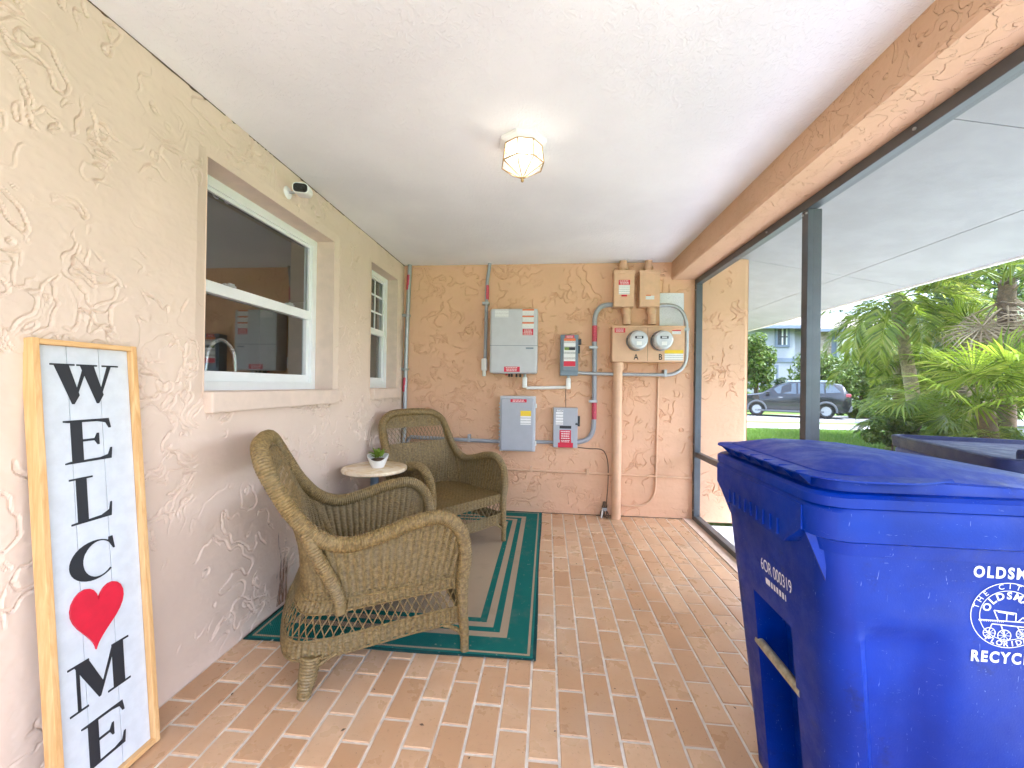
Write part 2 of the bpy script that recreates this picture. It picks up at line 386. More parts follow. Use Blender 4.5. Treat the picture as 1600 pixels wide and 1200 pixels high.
def textmesh(body, size, frame, depth=.001, align='CENTER', spacing=1., bold=0.):
    cu = bpy.data.curves.new('tx', 'FONT'); cu.body = body; cu.size = size; cu.align_x = align; cu.align_y = 'CENTER'; cu.space_character = spacing
    cu.offset = bold; cu.extrude = 0; cu.resolution_u = 4
    o = bpy.data.objects.new('tx', cu); COL.objects.link(o)
    dg = bpy.context.evaluated_depsgraph_get(); me = bpy.data.meshes.new_from_object(o.evaluated_get(dg))
    vs = [frame(v.co.x, v.co.y, depth) for v in me.vertices]; fs = [tuple(p.vertices) for p in me.polygons]
    bpy.data.objects.remove(o); bpy.data.meshes.remove(me); bpy.data.curves.remove(cu)
    return vs, fs

# ================================================================== THE SETTING
YB, ZC, XB, ZB = 3.82, 2.39, 2.577, 2.225       # back wall, ceiling, beam face, beam underside
XS = 2.79                                       # inner face of the screen frame
Y0 = -1.6                                       # the porch's unseen end behind the camera, left open and placed for its light
GZ = -.12                                       # ground outside

g = MB(); g.add([(-150, -150, GZ), (200, -150, GZ), (200, 250, GZ), (-150, 250, GZ)], [(0, 1, 2, 3)])
structure(g.build('lawn', 'lawn'))
m = MB(); m.box((3.27, -6, -.3), (6.0, 6.6, -.055)); m.box((-4, -6, -.3), (3.27, Y0, -.055)); m.box((2.86, Y0, -.3), (3.27, YB, -.055))  # outer width is unseen, extended for its bounce light
structure(m.build('patio_slab', 'concrete'))
m = MB(); m.box((4.75, 13.9, -.3), (60, 15.9, GZ+.03)); structure(m.build('sidewalk', 'asphalt'))
m = MB(); m.box((4.75, 17.1, -.3), (60, 21.6, GZ+.02)); structure(m.build('driveway', 'asphalt'))

# ---- porch floor: grout bed with single pavers
W_, L_, A0, J1, J2 = .106, .206, 1.4929, 1.9137, 1.8097
m = MB(); m.box((0, Y0, -.2), (2.86, YB, -.004)); floor = structure(m.build('porch_floor', 'grout'))
def tile_mesh(w, l, gap=.0095):
    b = MB(); x, y = (w-gap)/2, (l-gap)/2; c = .0025; t = .0
    vs = [(-x,-y,-.012),(x,-y,-.012),(x,y,-.012),(-x,y,-.012),(-x,-y,t-c),(x,-y,t-c),(x,y,t-c),(-x,y,t-c),
          (-x+c,-y+c,t),(x-c,-y+c,t),(x-c,y-c,t),(-x+c,y-c,t)]
    b.add(vs, [(0,1,5,4),(1,2,6,5),(2,3,7,6),(3,0,4,7),(4,5,9,8),(5,6,10,9),(6,7,11,10),(7,4,8,11),(8,9,10,11)]); return b
TX0, TX1 = .004, 2.70
cells = []
for i in range(-15, 14):
    x0, x1 = A0+i*W_, A0+(i+1)*W_
    x0c, x1c = max(x0, TX0), min(x1, TX1)
    if x1c-x0c < .02: continue
    j0 = J1 if i % 2 else J2
    for n in range(-18, 12):
        ya, yb = j0+n*L_, j0+(n+1)*L_
        yac, ybc = max(ya, Y0), min(yb, YB-.012)
        if ybc-yac < .03: continue
        cx, cy = (x0c+x1c)/2, (yac+ybc)/2
        p = pj((cx, cy, 0)); vis = bool(p) and -60 < p[0] < 1660 and p[1] < 1260
        if vis and (x1c < 1.38 and yac > 1.78): vis = False
        if vis and cx > 2.15 and cy < 1.75: vis = False
        cells.append((0 if vis else 1, (cx-CAM_X)**2+cy**2, cx, cy, x1c-x0c, ybc-yac))
cells.sort()
cache = {}; rest = MB()
for k, (hid, _, cx, cy, ww, ll) in enumerate(cells):
    dz = random.uniform(-.0008, .0008); dr = random.uniform(-.006, .006)
    if k < 300 and not hid:
        key = (round(ww, 3), round(ll, 3))
        if key not in cache:
            o = tile_mesh(ww, ll).build('tile', 'tile', floor); cache[key] = o.data
        else: o = link('tile', cache[key], floor)
        o.location = (cx+random.uniform(-.0008, .0008), cy+random.uniform(-.0015, .0015), dz); o.rotation_euler = (random.uniform(-.002, .002), random.uniform(-.002, .002), dr)
    else:
        b = tile_mesh(ww, ll); rest.add([(x+cx, y+cy, z+dz) for x, y, z in b.v], b.f)
stuff(rest.build('tile', 'tile', floor))

# ---- walls: hand-trowelled lace stucco as real relief
def vnoise(x, y, seed, octv=3, gain=.5):
    out = np.zeros_like(x); amp, tot = 1., 0.
    for o in range(octv):
        r = np.random.default_rng(seed*31+o); T = r.random((64, 64)); f = 2.**o
        X, Y = x*f+17.3*o, y*f+9.1*o; xi, yi = np.floor(X).astype(int), np.floor(Y).astype(int); fx, fy = X-xi, Y-yi
        fx = fx*fx*fx*(fx*(fx*6-15)+10); fy = fy*fy*fy*(fy*(fy*6-15)+10)
        g = lambda a, b: T[a % 64, b % 64]
        out += amp*((g(xi, yi)*(1-fx)+g(xi+1, yi)*fx)*(1-fy)+(g(xi, yi+1)*(1-fx)+g(xi+1, yi+1)*fx)*fy); tot += amp; amp *= gain
    return out/tot
def saw(n, edge):
    f = n-np.floor(n); return np.where(f < 1-edge, f/(1-edge), (1-f)/edge)
def lace(a, b, seed):
    wx = vnoise(a*6, b*6, seed+1, 3)-.5; wy = vnoise(a*6, b*6, seed+2, 3)-.5
    n1 = vnoise(a*3.4+wx*1.5, b*3.1+wy*1.5, seed+3, 3)
    n2 = vnoise(a*7+wy*2.2, b*7+wx*2.2, seed+4, 3)
    m1 = np.clip((vnoise(a*2.3, b*2.3, seed+5, 2)-.40)/.25, 0, 1); m2 = np.clip((vnoise(a*3.3, b*3.3, seed+6, 2)-.42)/.22, 0, 1); m3 = np.clip((vnoise(a*5, b*5, seed+9, 2)-.35)/.3, 0, 1)
    def groove(n, K, mask, w, dep):
        q = n*K; gy_, gx_ = np.gradient(q); st = abs(a[0, 1]-a[0, 0]); g_ = np.hypot(gx_, gy_)/st+1e-6
        d = np.abs(q-np.round(q))/g_; side = np.clip((q-np.round(q))/g_/.03, -1, 1)
        lip = np.where(side > 0, np.exp(-side*3.5), 0)*.0026
        return mask*(lip-dep*np.clip(1-d/w, 0, 1))
    m4 = np.clip((vnoise(a*9, b*9, seed+12, 2)-.34)/.12, 0, 1); k1 = np.clip((m1*.9+.1-.12)/.14, 0, 1)*np.clip((m3+.05)/.2, 0, 1)*m4; k2 = np.clip((m2*m3-.06)/.12, 0, 1)*m4
    h = .009+groove(n1, 5.2, k1, .0066, .0080)+groove(n2, 4.4, k2, .0058, .0062)+.0016*saw(n1*5.2, .03)*m1*m3
    h += .0045*vnoise(a*4, b*13, seed+7, 4)+.0016*vnoise(a*45, b*45, seed+8, 2)
    return h
def relief(ua, ub, va, vb, step, us=(), vs=()):
    def axis(a, b, cuts):
        pts = sorted({a, b, *[c for c in cuts if a < c < b]}); out = [np.array([a])]
        for p, q in zip(pts[:-1], pts[1:]): out.append(np.linspace(p, q, max(1, round((q-p)/step))+1)[1:])
        return np.concatenate(out)
    U_, V__ = axis(ua, ub, us), axis(va, vb, vs); return np.meshgrid(U_, V__)
# ---- wall faces
H1 = (1.54, 2.535, 1.172, 2.165); H2 = (3.10, 3.66, 1.175, 2.21)
def holes(b, x, thick, y0, y1, z0, z1, hs):
    for (ya, yb, za, zb) in hs:
        t = -thick
        b.add([(x, ya, za), (x, yb, za), (x, yb, zb), (x, ya, zb), (x+t, ya, za), (x+t, yb, za), (x+t, yb, zb), (x+t, ya, zb)],
              [(0, 4, 5, 1), (1, 5, 6, 2), (2, 6, 7, 3), (3, 7, 4, 0)])
    b.add([(x-thick, y0, z0), (x-thick, y0, z1), (x, y0, z1), (x, y0, z0)], [(0, 1, 2, 3)]); return b
Yg, Zg = relief(.55, YB+.001, -.02, ZC+.02, .0042, [H1[0], H1[1], H2[0], H2[1]], [H1[2], H1[3], H2[2], H2[3]])
hgt = lace(Yg, Zg, 11); dist = np.full_like(Yg, 1.)
for (ya, yb, za, zb) in (H1, H2):
    dx = np.maximum(np.maximum(ya-Yg, Yg-yb), 0); dz = np.maximum(np.maximum(za-Zg, Zg-zb), 0); dist = np.minimum(dist, np.hypot(dx, dz))
hgt *= np.clip((dist-.004)/.05, 0, 1)
nv, nu = Yg.shape; idx = np.arange(nu*nv).reshape(nv, nu); Fq = np.stack([idx[:-1, :-1], idx[:-1, 1:], idx[1:, 1:], idx[1:, :-1]], -1).reshape(-1, 4)
cy = Yg.ravel()[Fq].mean(1); cz = Zg.ravel()[Fq].mean(1); ins = np.zeros(len(Fq), bool)
for (ya, yb, za, zb) in (H1, H2): ins |= (cy > ya) & (cy < yb) & (cz > za) & (cz < zb)
lw = np_mesh('house_wall', np.stack([hgt.ravel()-.004, Yg.ravel(), Zg.ravel()], -1), Fq[~ins], 'stucco', None, False)
tag(lw, 'long peach stucco house wall on the left with two windows', 'wall')
holes(MB(), 0, .20, Y0, YB, -.02, ZC+.1, [H1, H2]).build('window_reveal', 'paint', lw)
MB().add([(0, Y0, -.02), (0, .5501, -.02), (0, .5501, ZC+.02), (0, Y0, ZC+.02)], [(0, 1, 2, 3)]).build('wall_face', 'stucco_beam', lw)
Xg, Zg = relief(-.001, 3.27, -.02, 2.41, .005)
hgt = lace(Xg+20, Zg+3, 23)*1.25; hgt *= np.clip((3.27-Xg)/.03, 0, 1)
nv, nu = Xg.shape; idx = np.arange(nu*nv).reshape(nv, nu); Fq = np.stack([idx[:-1, :-1], idx[:-1, 1:], idx[1:, 1:], idx[1:, :-1]], -1).reshape(-1, 4)
bw = np_mesh('porch_end_wall', np.stack([Xg.ravel(), YB+.005-hgt.ravel(), Zg.ravel()], -1), Fq, 'stucco_b', None, False)
tag(bw, 'peach stucco end wall carrying the electrical boxes', 'wall')
MB().add([(3.27, YB, -.2), (3.27, 9.3, -.2), (3.27, 9.3, 2.42), (3.27, YB, 2.42)], [(0, 1, 2, 3)]).build('return_face', 'stucco_beam', bw)
m = MB(); m.box((-.3, Y0, ZC), (XB+.002, YB+.003, ZC+.12)); cl = m.build('porch_ceiling', 'ceiling'); tag(cl, 'white textured porch ceiling', 'ceiling')
# beam, slightly soft lower arris
m = MB()
prof = [(XB, ZC+.1), (XB, ZB+.012), (XB+.012, ZB), (2.87, ZB), (2.87, ZC+.1)]
m.prism(prof, lambda u, v, w: (u, Y0+w, v), YB-.002-Y0)
bm_ = m.build('porch_beam', 'stucco_beam'); tag(bm_, 'peach stucco beam above the screen opening', 'beam')
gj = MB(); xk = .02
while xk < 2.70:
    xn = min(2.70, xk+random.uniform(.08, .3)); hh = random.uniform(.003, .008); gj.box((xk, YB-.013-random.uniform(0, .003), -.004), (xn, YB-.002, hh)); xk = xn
gj.build('base_joint', 'barkdk', bw)  # dark strip coloured in for grime and the shadow gap at the wall foot
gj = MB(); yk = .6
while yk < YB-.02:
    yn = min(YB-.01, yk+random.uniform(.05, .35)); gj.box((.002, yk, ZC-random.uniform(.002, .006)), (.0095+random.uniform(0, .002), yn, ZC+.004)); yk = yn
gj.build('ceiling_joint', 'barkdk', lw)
# ---- roof overhang with sloping soffit sheets
ov = thing('roof_overhang', 'pale sloping soffit of the roof overhang outside the screen', 'soffit')
def sz(x): return 2.405-.193*(x-3.27)
ys = [-.7, .6, 1.9, 3.82, 6.3, 8.7]; xs = [2.872, 4.09, 4.62]
def sheet(x0, x1, y0, y1):
    b = MB(); g_ = .003
    x0 += g_; x1 -= g_; y0 += g_; y1 -= g_
    lo = [(x0, y0, sz(x0)), (x1, y0, sz(x1)), (x1, y1, sz(x1)), (x0, y1, sz(x0))]
    b.add(lo+[(a, c, d+.012) for a, c, d in lo], [(0,3,2,1),(4,5,6,7),(0,1,5,4),(1,2,6,5),(2,3,7,6),(3,0,4,7)]); return b
for xa, xb_ in zip(xs[:-1], xs[1:]):
    for ya, yb in zip(ys[:-1], ys[1:]):
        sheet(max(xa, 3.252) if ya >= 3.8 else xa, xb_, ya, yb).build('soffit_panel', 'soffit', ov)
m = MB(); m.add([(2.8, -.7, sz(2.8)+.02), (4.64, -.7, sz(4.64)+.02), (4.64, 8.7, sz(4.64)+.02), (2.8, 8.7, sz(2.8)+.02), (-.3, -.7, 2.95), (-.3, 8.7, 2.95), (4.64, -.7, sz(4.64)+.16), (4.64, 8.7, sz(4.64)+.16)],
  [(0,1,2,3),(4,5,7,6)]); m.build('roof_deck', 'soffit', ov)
m = MB(); m.box((4.62, -.7, sz(4.62)-.012), (4.645, 8.7, sz(4.62)+.15)); m.build('fascia', 'white_vinyl', ov)

# ---- screen enclosure
scn = thing('porch_screen', 'dark aluminium insect screen along the open side of the porch', 'screen')
def bar(name, a, b, mat='alu'): return MB().box(a, b, .002).build(name, mat, scn)
XE = XS+.055
bar('corner_post', (XS, YB-.052, -.002), (XE, YB-.002, ZB-.002))
bar('post', (XS+.005, 2.215, .05), (XS+.075, 2.265, ZB-.052))
bar('post', (XS+.005, -.36, .05), (XS+.075, -.31, ZB-.052))
bar('header_rail', (XS, Y0, ZB-.05), (XE, YB-.054, ZB-.002))
bar('bottom_rail', (XS, Y0, -.002), (XE, YB-.054, .045))
bar('mid_rail', (XS+.008, 2.268, .585), (XE-.004, YB-.054, .63)); bar('mid_rail', (XS+.008, -.308, .585), (XE-.004, 2.212, .63))
MB().box((2.705, Y0, -.006), (XS-.002, YB-.003, .006)).build('curb', 'paint', scn)
for ya, yb in ((2.265, YB-.052), (-.31, 2.215)):
    for za, zb in ((.045, .585), (.63, ZB-.05)):
        MB().add([(XS+.03, ya, za), (XS+.03, yb, za), (XS+.03, yb, zb), (XS+.03, ya, zb)], [(0, 1, 2, 3)]).build('screen_mesh', 'screen', scn)
for (yy, zz) in ((YB-.035, ZB-.1), (YB-.035, 1.73), (YB-.035, .70), (YB-.035, .33), (YB-.035, .09), (2.225, ZB-.07), (2.255, ZB-.07), (2.6, ZB-.026), (1.6, ZB-.026)):
    MB().lathe([(0, -.004), (.006, -.003), (.006, .003)], (XS-.003 if zz > 2.19 or yy > 3 else XS+.002, yy, zz), 8, 'x').build('screw', 'galv', scn)

# ================================================================== WINDOWS (parts of the house wall)
def dbl_window(h, fx, muntins=False):
    y0, y1, z0, z1 = h; t = .045; zm = z0+(z1-z0)*.49
    b = MB()
    b.box((fx-.06, y0, z1-t), (fx, y1, z1-.001)); b.box((fx-.06, y0+.001, z0+.001), (fx, y1-.001, z0+t)); b.box((fx-.06, y0+.001, z0+t), (fx, y0+t, z1-t)); b.box((fx-.06, y1-t, z0+t), (fx, y1-.001, z1-t))
    win = b.build('window', 'white_vinyl', lw)
    b = MB(); s = .05
    b.box((fx-.05, y0+t, zm-.028), (fx-.006, y1-t, zm+.028), .004)
    b.build('meeting_rail', 'white_vinyl', win)
    b = MB()      # lower sash stands further in on the right, with bottom rail
    b.box((fx-.045, y0+t, z0+t), (fx-.012, y1-t, z0+t+.05), .004); b.box((fx-.045, y1-t-.03, z0+t+.05), (fx-.02, y1-t, zm-.028)); b.box((fx-.045, y0+t, z0+t+.05), (fx-.02, y0+t+.03, zm-.028))
    b.build('lower_sash', 'white_vinyl', win)
    b = MB(); b.box((fx-.028, y0+t, z1-t-.018), (fx-.012, y1-t, z1-t)); b.box((fx-.028, y1-t-.018, zm+.028), (fx-.012, y1-t, z1-t-.018)); b.build('upper_sash', 'white_vinyl', win)
    MB().box((fx-.036, y0+t, zm+.028), (fx-.032, y1-t, z1-t)).build('pane', 'glass', win)
    MB().box((fx-.040, y0+t, z0+t+.05), (fx-.036, y1-t, zm-.028)).build('pane', 'glass', win)
    if muntins:
        for k in (1, 2): 
            zz = zm+.028+(z1-t-zm-.028)*k/3; MB().box((fx-.031, y0+t, zz-.008), (fx-.024, y1-t, zz+.008)).build('muntin', 'white_vinyl', win)
        yy = y0+(y1-y0)*.62; MB().box((fx-.0315, yy-.008, zm+.028), (fx-.0245, yy+.008, z1-t)).build('muntin', 'white_vinyl', win)
    else:
        for yy in (y0+.27, y1-.27):
            MB().box((fx-.012, yy-.035, zm+.026), (fx+.004, yy+.035, zm+.034), .002).box((fx-.006, yy-.01, zm+.034), (fx+.006, yy+.022, zm+.042), .002).build('latch', 'galv', win)
    return win
w1 = dbl_window(H1, -.122); w2 = dbl_window(H2, -.10, True)
for h, ov_ in ((H1, .02), (H2, .015)):
    MB().box((-.12, h[0]-.002, h[2]-.001), (.0015, h[1]+.002, h[2]+.003)).build('window_ledge', 'paint', lw)
    MB().box((-.002, h[0]-.005, h[2]-.088), (.045, h[1]+ov_, h[2]+.002), .008).build('window_sill', 'paint', lw)
# room behind the glass
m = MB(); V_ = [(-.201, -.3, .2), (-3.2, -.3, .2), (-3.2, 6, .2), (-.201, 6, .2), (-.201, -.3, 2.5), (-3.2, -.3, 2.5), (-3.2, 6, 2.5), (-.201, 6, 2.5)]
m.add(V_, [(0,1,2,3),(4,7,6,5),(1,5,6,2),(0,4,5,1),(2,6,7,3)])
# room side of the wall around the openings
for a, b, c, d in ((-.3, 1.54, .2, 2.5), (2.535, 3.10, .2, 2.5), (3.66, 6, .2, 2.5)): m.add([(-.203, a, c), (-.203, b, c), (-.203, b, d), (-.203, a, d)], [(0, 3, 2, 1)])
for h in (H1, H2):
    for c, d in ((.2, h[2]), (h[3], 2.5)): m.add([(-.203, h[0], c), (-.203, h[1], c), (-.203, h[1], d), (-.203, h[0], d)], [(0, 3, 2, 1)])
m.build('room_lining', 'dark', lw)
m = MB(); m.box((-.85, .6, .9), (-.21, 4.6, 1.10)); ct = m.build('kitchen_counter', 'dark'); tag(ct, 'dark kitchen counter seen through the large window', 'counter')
fp = un(350, 560, 0, -.42)
FX = -.30; fa, fb_ = un(321, 570, 0, FX), un(367, 570, 0, FX); ft = un(345, 531, 0, FX).z
fc = thing('kitchen_faucet', 'chrome arched kitchen faucet seen through the large window', 'faucet', (FX, fb_.y, 1.10))
fs_ = fb_.y-fa.y; fh = ft-1.10
MB().tube(smoothpath([(0, 0, 0), (0, 0, fh*.55), (0, -.10*fs_, fh*.85), (0, -.5*fs_, fh), (0, -.9*fs_, fh*.85), (0, -fs_, fh*.55), (0, -fs_, fh*.38)], 6), .011, 10).build('spout', 'steel', fc)
MB().lathe([(.03, 0), (.03, .015), (.018, .03), (.012, .05)], (0, 0, 0), 16).build('base', 'steel', fc)
MB().tube([(0, .01, .045), (.0, .12, .16)], .006, 8).build('lever', 'steel', fc)
op = un(345, 306, 0, -.2)
on = thing('hanging_ornament', 'small pale ring ornament hanging inside the large window', 'ornament', tuple(op))
for k in range(3):
    MB().tube([(0.004*k, (k-1)*.028+.022*math.cos(a), .024*math.sin(a)) for a in np.linspace(0, 2*math.pi, 17)[:-1]], .004, 6, closed=True).build('ring', 'leafyel' if k == 1 else 'white', on)
MB().tube([(0, 0, .02), (0, 0, H1[3]+.1-op.z)], .0012, 5).build('cord', 'white', on)
# rust and peeling stain low on the wall
def stainmat():
    m = NT('rust stain'); v = m.coord('Object', (1, 26, 3)); n = m.noise(v, 2.2, 5, .7, .4)
    g_ = m.n('TexCoord').outputs['Generated']; s = m.n('SeparateXYZ'); m.l(g_, s.inputs[0])
    ex = m.math('MULTIPLY', m.ramp(m.math('ABSOLUTE', m.math('SUBTRACT', s.outputs[1], .5)), .22, .5, 1, 0), m.ramp(s.outputs[2], .0, 1.0, 1, .75))
    f = m.ramp(m.math('MULTIPLY', n, ex), .43, .56, 0, .8)
    m.col(m.mix(m.ramp(n, .45, .62), srgb(120, 84, 62), srgb(170, 128, 102))); m.set(Roughness=.9)
    tr = m.n('BsdfTransparent'); mx = m.n('MixShader'); m.l(f, mx.inputs[0]); m.l(tr.outputs[0], mx.inputs[1]); m.l(m.b.outputs[0], mx.inputs[2]); m.l(mx.outputs[0], m.out.inputs[0])
    return m.m
MB().box((.0165, 1.955, .02), (.0170, 2.115, .44)).build('rust_stain', stainmat(), lw)

# ================================================================== WELCOME SIGN
TH = math.atan(.115/1.33); SX = Vector((-math.sin(TH), 0, math.cos(TH)))   # up along the board
SN = Vector((math.cos(TH), 0, math.sin(TH))); SO = Vector((.145, 0, 0))
def sf(u, v, w): return tuple(SO + Vector((0, 1, 0))*u + SX*v + SN*w)
def sbox(u0, u1, v0, v1, w0, w1, bev=.002):
    b = MB().box((u0, v0, w0), (u1, v1, w1), bev); b.v = [sf(*p) for p in b.v]; return b
sg = thing('welcome_sign', 'tall white WELCOME sign with red heart leaning against the left wall', 'sign', (0, 0, 0))
U0, U1, V0, V1 = .957, 1.234, .004, 1.338; fw = .0165
sbox(U0, U0+fw, V0, V1, -.034, .004).build('frame_stile', 'pine', sg); sbox(U1-fw, U1, V0, V1, -.034, .004).build('frame_stile', 'pine', sg)
MT['pine_y'] = wood('pine wood across', srgb(206, 158, 98), srgb(228, 188, 132), 1)
sbox(U0+fw, U1-fw, V1-fw, V1-.0015, -.034, .0035).build('frame_rail', 'pine_y', sg); sbox(U0+fw, U1-fw, V0+.0015, V0+fw, -.034, .0035).build('frame_rail', 'pine_y', sg)
for a, b in ((U0+fw, 1.047), (1.047, 1.131), (1.131, U1-fw)):
    sbox(a+.0008, b-.0008, V0+fw, V1-fw, -.022, -.014, .0015).build('plank', 'signwhite', sg)
WL = -.0137
def letter(polys, name='letter', mat='ink', h=.0015):
    b = MB()
    for p in polys: b.prism(p, lambda u, v, w: sf(u, v, WL+w), h)
    return b.build(name, mat, sg)
def serifE(u0, u1, v0, v1):
    w, h = u1-u0, v1-v0; X = lambda t: u0+t*w; Y = lambda t: v0+t*h
    return [[(X(.14), Y(0.05)), (X(.37), Y(0.05)), (X(.37), Y(.95)), (X(.14), Y(.95))],
            [(X(0), Y(.965)), (X(0), Y(1)), (X(.96), Y(1)), (X(1), Y(.76)), (X(.95), Y(.76)), (X(.88), Y(.90)), (X(.70), Y(.94)), (X(.37), Y(.945)), (X(.1), Y(.945))],
            [(X(.1), Y(.055)), (X(.37), Y(.055)), (X(.72), Y(.06)), (X(.90), Y(.11)), (X(.96), Y(.27)), (X(1), Y(.27)), (X(.97), Y(0)), (X(0), Y(0)), (X(0), Y(.035))],
            [(X(.37), Y(.485)), (X(.62), Y(.485)), (X(.68), Y(.38)), (X(.72), Y(.38)), (X(.72), Y(.66)), (X(.68), Y(.66)), (X(.62), Y(.54)), (X(.37), Y(.54))]]
def serifL(u0, u1, v0, v1):
    w, h = u1-u0, v1-v0; X = lambda t: u0+t*w; Y = lambda t: v0+t*h
    return [[(X(.15), Y(0.05)), (X(.40), Y(0.05)), (X(.40), Y(.96)), (X(.15), Y(.96))], [(X(0), Y(.96)), (X(0), Y(1)), (X(.55), Y(1)), (X(.55), Y(.96))],
            [(X(0), Y(0)), (X(0), Y(.04)), (X(.15), Y(.05)), (X(.40), Y(.055)), (X(.72), Y(.07)), (X(.92), Y(.15)), (X(.96), Y(.32)), (X(1), Y(.32)), (X(.97), Y(0))]]
def serifW(u0, u1, v0, v1):
    w, h = u1-u0, v1-v0; X = lambda t: u0+t*w; Y = lambda t: v0+t*h
    P = []
    for a in (0, .36):
        P.append([(X(a+.05), Y(.97)), (X(a+.25), Y(.97)), (X(a+.38), Y(.22)), (X(a+.30), Y(0)), (X(a+.27), Y(0))])
        P.append([(X(a+.27), Y(0)), (X(a+.30), Y(0)), (X(a+.52), Y(.97)), (X(a+.46), Y(.97))])
    P += [[(X(0), Y(.96)), (X(.33), Y(.96)), (X(.33), Y(1)), (X(0), Y(1))], [(X(.36), Y(.96)), (X(.66), Y(.96)), (X(.66), Y(1)), (X(.36), Y(1))], [(X(.74), Y(.96)), (X(1), Y(.96)), (X(1), Y(1)), (X(.74), Y(1))]]
    return P
def serifM(u0, u1, v0, v1):
    w, h = u1-u0, v1-v0; X = lambda t: u0+t*w; Y = lambda t: v0+t*h
    return [[(X(.12), Y(.04)), (X(.17), Y(.04)), (X(.17), Y(.96)), (X(.12), Y(.96))],
            [(X(.10), Y(.96)), (X(.32), Y(.96)), (X(.55), Y(.28)), (X(.48), Y(.05)), (X(.45), Y(.05))],
            [(X(.45), Y(.05)), (X(.48), Y(.05)), (X(.76), Y(.96)), (X(.70), Y(.96))],
            [(X(.70), Y(.04)), (X(.90), Y(.04)), (X(.90), Y(.96)), (X(.70), Y(.96))],
            [(X(0), Y(0)), (X(.28), Y(0)), (X(.28), Y(.04)), (X(0), Y(.04))], [(X(.6), Y(0)), (X(1), Y(0)), (X(1), Y(.04)), (X(.6), Y(.04))],
            [(X(0), Y(.96)), (X(.32), Y(.96)), (X(.32), Y(1)), (X(0), Y(1))], [(X(.70), Y(.96)), (X(1), Y(.96)), (X(1), Y(1)), (X(.70), Y(1))]]
def serifC(u0, u1, v0, v1):
    cu, cv, a, b = (u0+u1)/2, (v0+v1)/2, (u1-u0)/2, (v1-v0)/2; out = []
    an = np.linspace(R(48), R(312), 25)
    outer = [(cu+a*math.cos(t), cv+b*math.sin(t)) for t in an]; inner = [(cu+.18*a+.80*a*math.cos(t)*.82, cv+.90*b*math.sin(t)) for t in an]
    for i in range(24): out.append([outer[i], outer[i+1], inner[i+1], inner[i]])
    out.append([(cu+.62*a, cv+.95*b), (cu+.78*a, cv+.95*b), (cu+.86*a, cv+.28*b), (cu+.80*a, cv+.28*b), (cu+.60*a, cv+.72*b)])
    return out
def shift(polys):   # lift the overlapping strokes a hair apart
    return polys
def letter2(polys):
    b = MB()
    for k, p in enumerate(polys): b.prism(p, lambda u, v, w, k=k: sf(u, v, WL+(w if w == 0 else w+.00012*(k % 9))), .0015)
    return b.build('letter', 'ink', sg)
letter2(serifW(1.005, 1.184, 1.150, 1.270)); letter2(serifE(1.028, 1.153, .974, 1.102)); letter2(serifL(1.034, 1.143, .794, .930)); letter2(serifC(1.022, 1.152, .616, .733))
letter2(serifM(1.004, 1.166, .262, .398)); letter2(serifE(1.028, 1.143, .080, .212))
hp = []
for t in np.linspace(0, 2*math.pi, 41)[:-1]:
    x = 16*math.sin(t)**3; y = 13*math.cos(t)-5*math.cos(2*t)-2*math.cos(3*t)-math.cos(4*t); hp.append((x/32, y/29))
ca, sa = math.cos(-.12), math.sin(-.12)
hp = [(1.084+.142*(x*ca-y*sa), .520+.185*(x*sa+y*ca)) for x, y in hp][::-1]
MB().prism(hp, lambda u, v, w: sf(u, v, WL+w), .006).build('heart', 'heart', sg)

# ================================================================== SECURITY CAMERA
sc = thing('security_camera', 'white bullet security camera with black face above the large window', 'camera', (0, 2.04, 2.255))
MB().lathe([(.034, 0), (.034, .008), (.026, .016), (.012, .020), (0, .020)], (.0, 0, 0), 20, 'x').build('mount_plate', 'white', sc)
MB().tube([(.018, 0, 0), (.04, -.002, -.002), (.062, -.004, -.001)], .0075, 10).build('arm', 'galv', sc)
cb = Vector((.105, -.012, .000)); cdir = Vector((.28, -.94, -.10)).normalized()
cx_ = Vector((0, 0, 1)).cross(cdir).normalized(); cz_ = cdir.cross(cx_)
def camring(s, k): return [tuple(cb+cdir*s+cx_*x*k+cz_*y*k) for x, y in rrect(.041, .0275, .022, 4)]
MB().loft([camring(-.045, .55), camring(-.04, .85), camring(-.025, 1), camring(.045, 1), camring(.05, .96)]).build('body', 'white', sc)
MB().loft([[tuple(cb+cdir*.0502+cx_*x*.86+cz_*y*.82) for x, y in rrect(.041, .0275, .020, 4)], [tuple(cb+cdir*.053+cx_*x*.82+cz_*y*.78) for x, y in rrect(.041, .0275, .020, 4)]]).build('face', 'black', sc)
for dx, r_ in ((.014, .010), (-.018, .007)):
    b = MB(); c0 = cb+cdir*.0531+cx_*dx
    b.loft([[tuple(c0+cdir*s+(cx_*math.cos(a)+cz_*math.sin(a))*r_*k) for a in np.linspace(0, 2*math.pi, 13)[:-1]] for s, k in ((0, 1), (.002, .9))]); b.build('lens', 'black', sc)

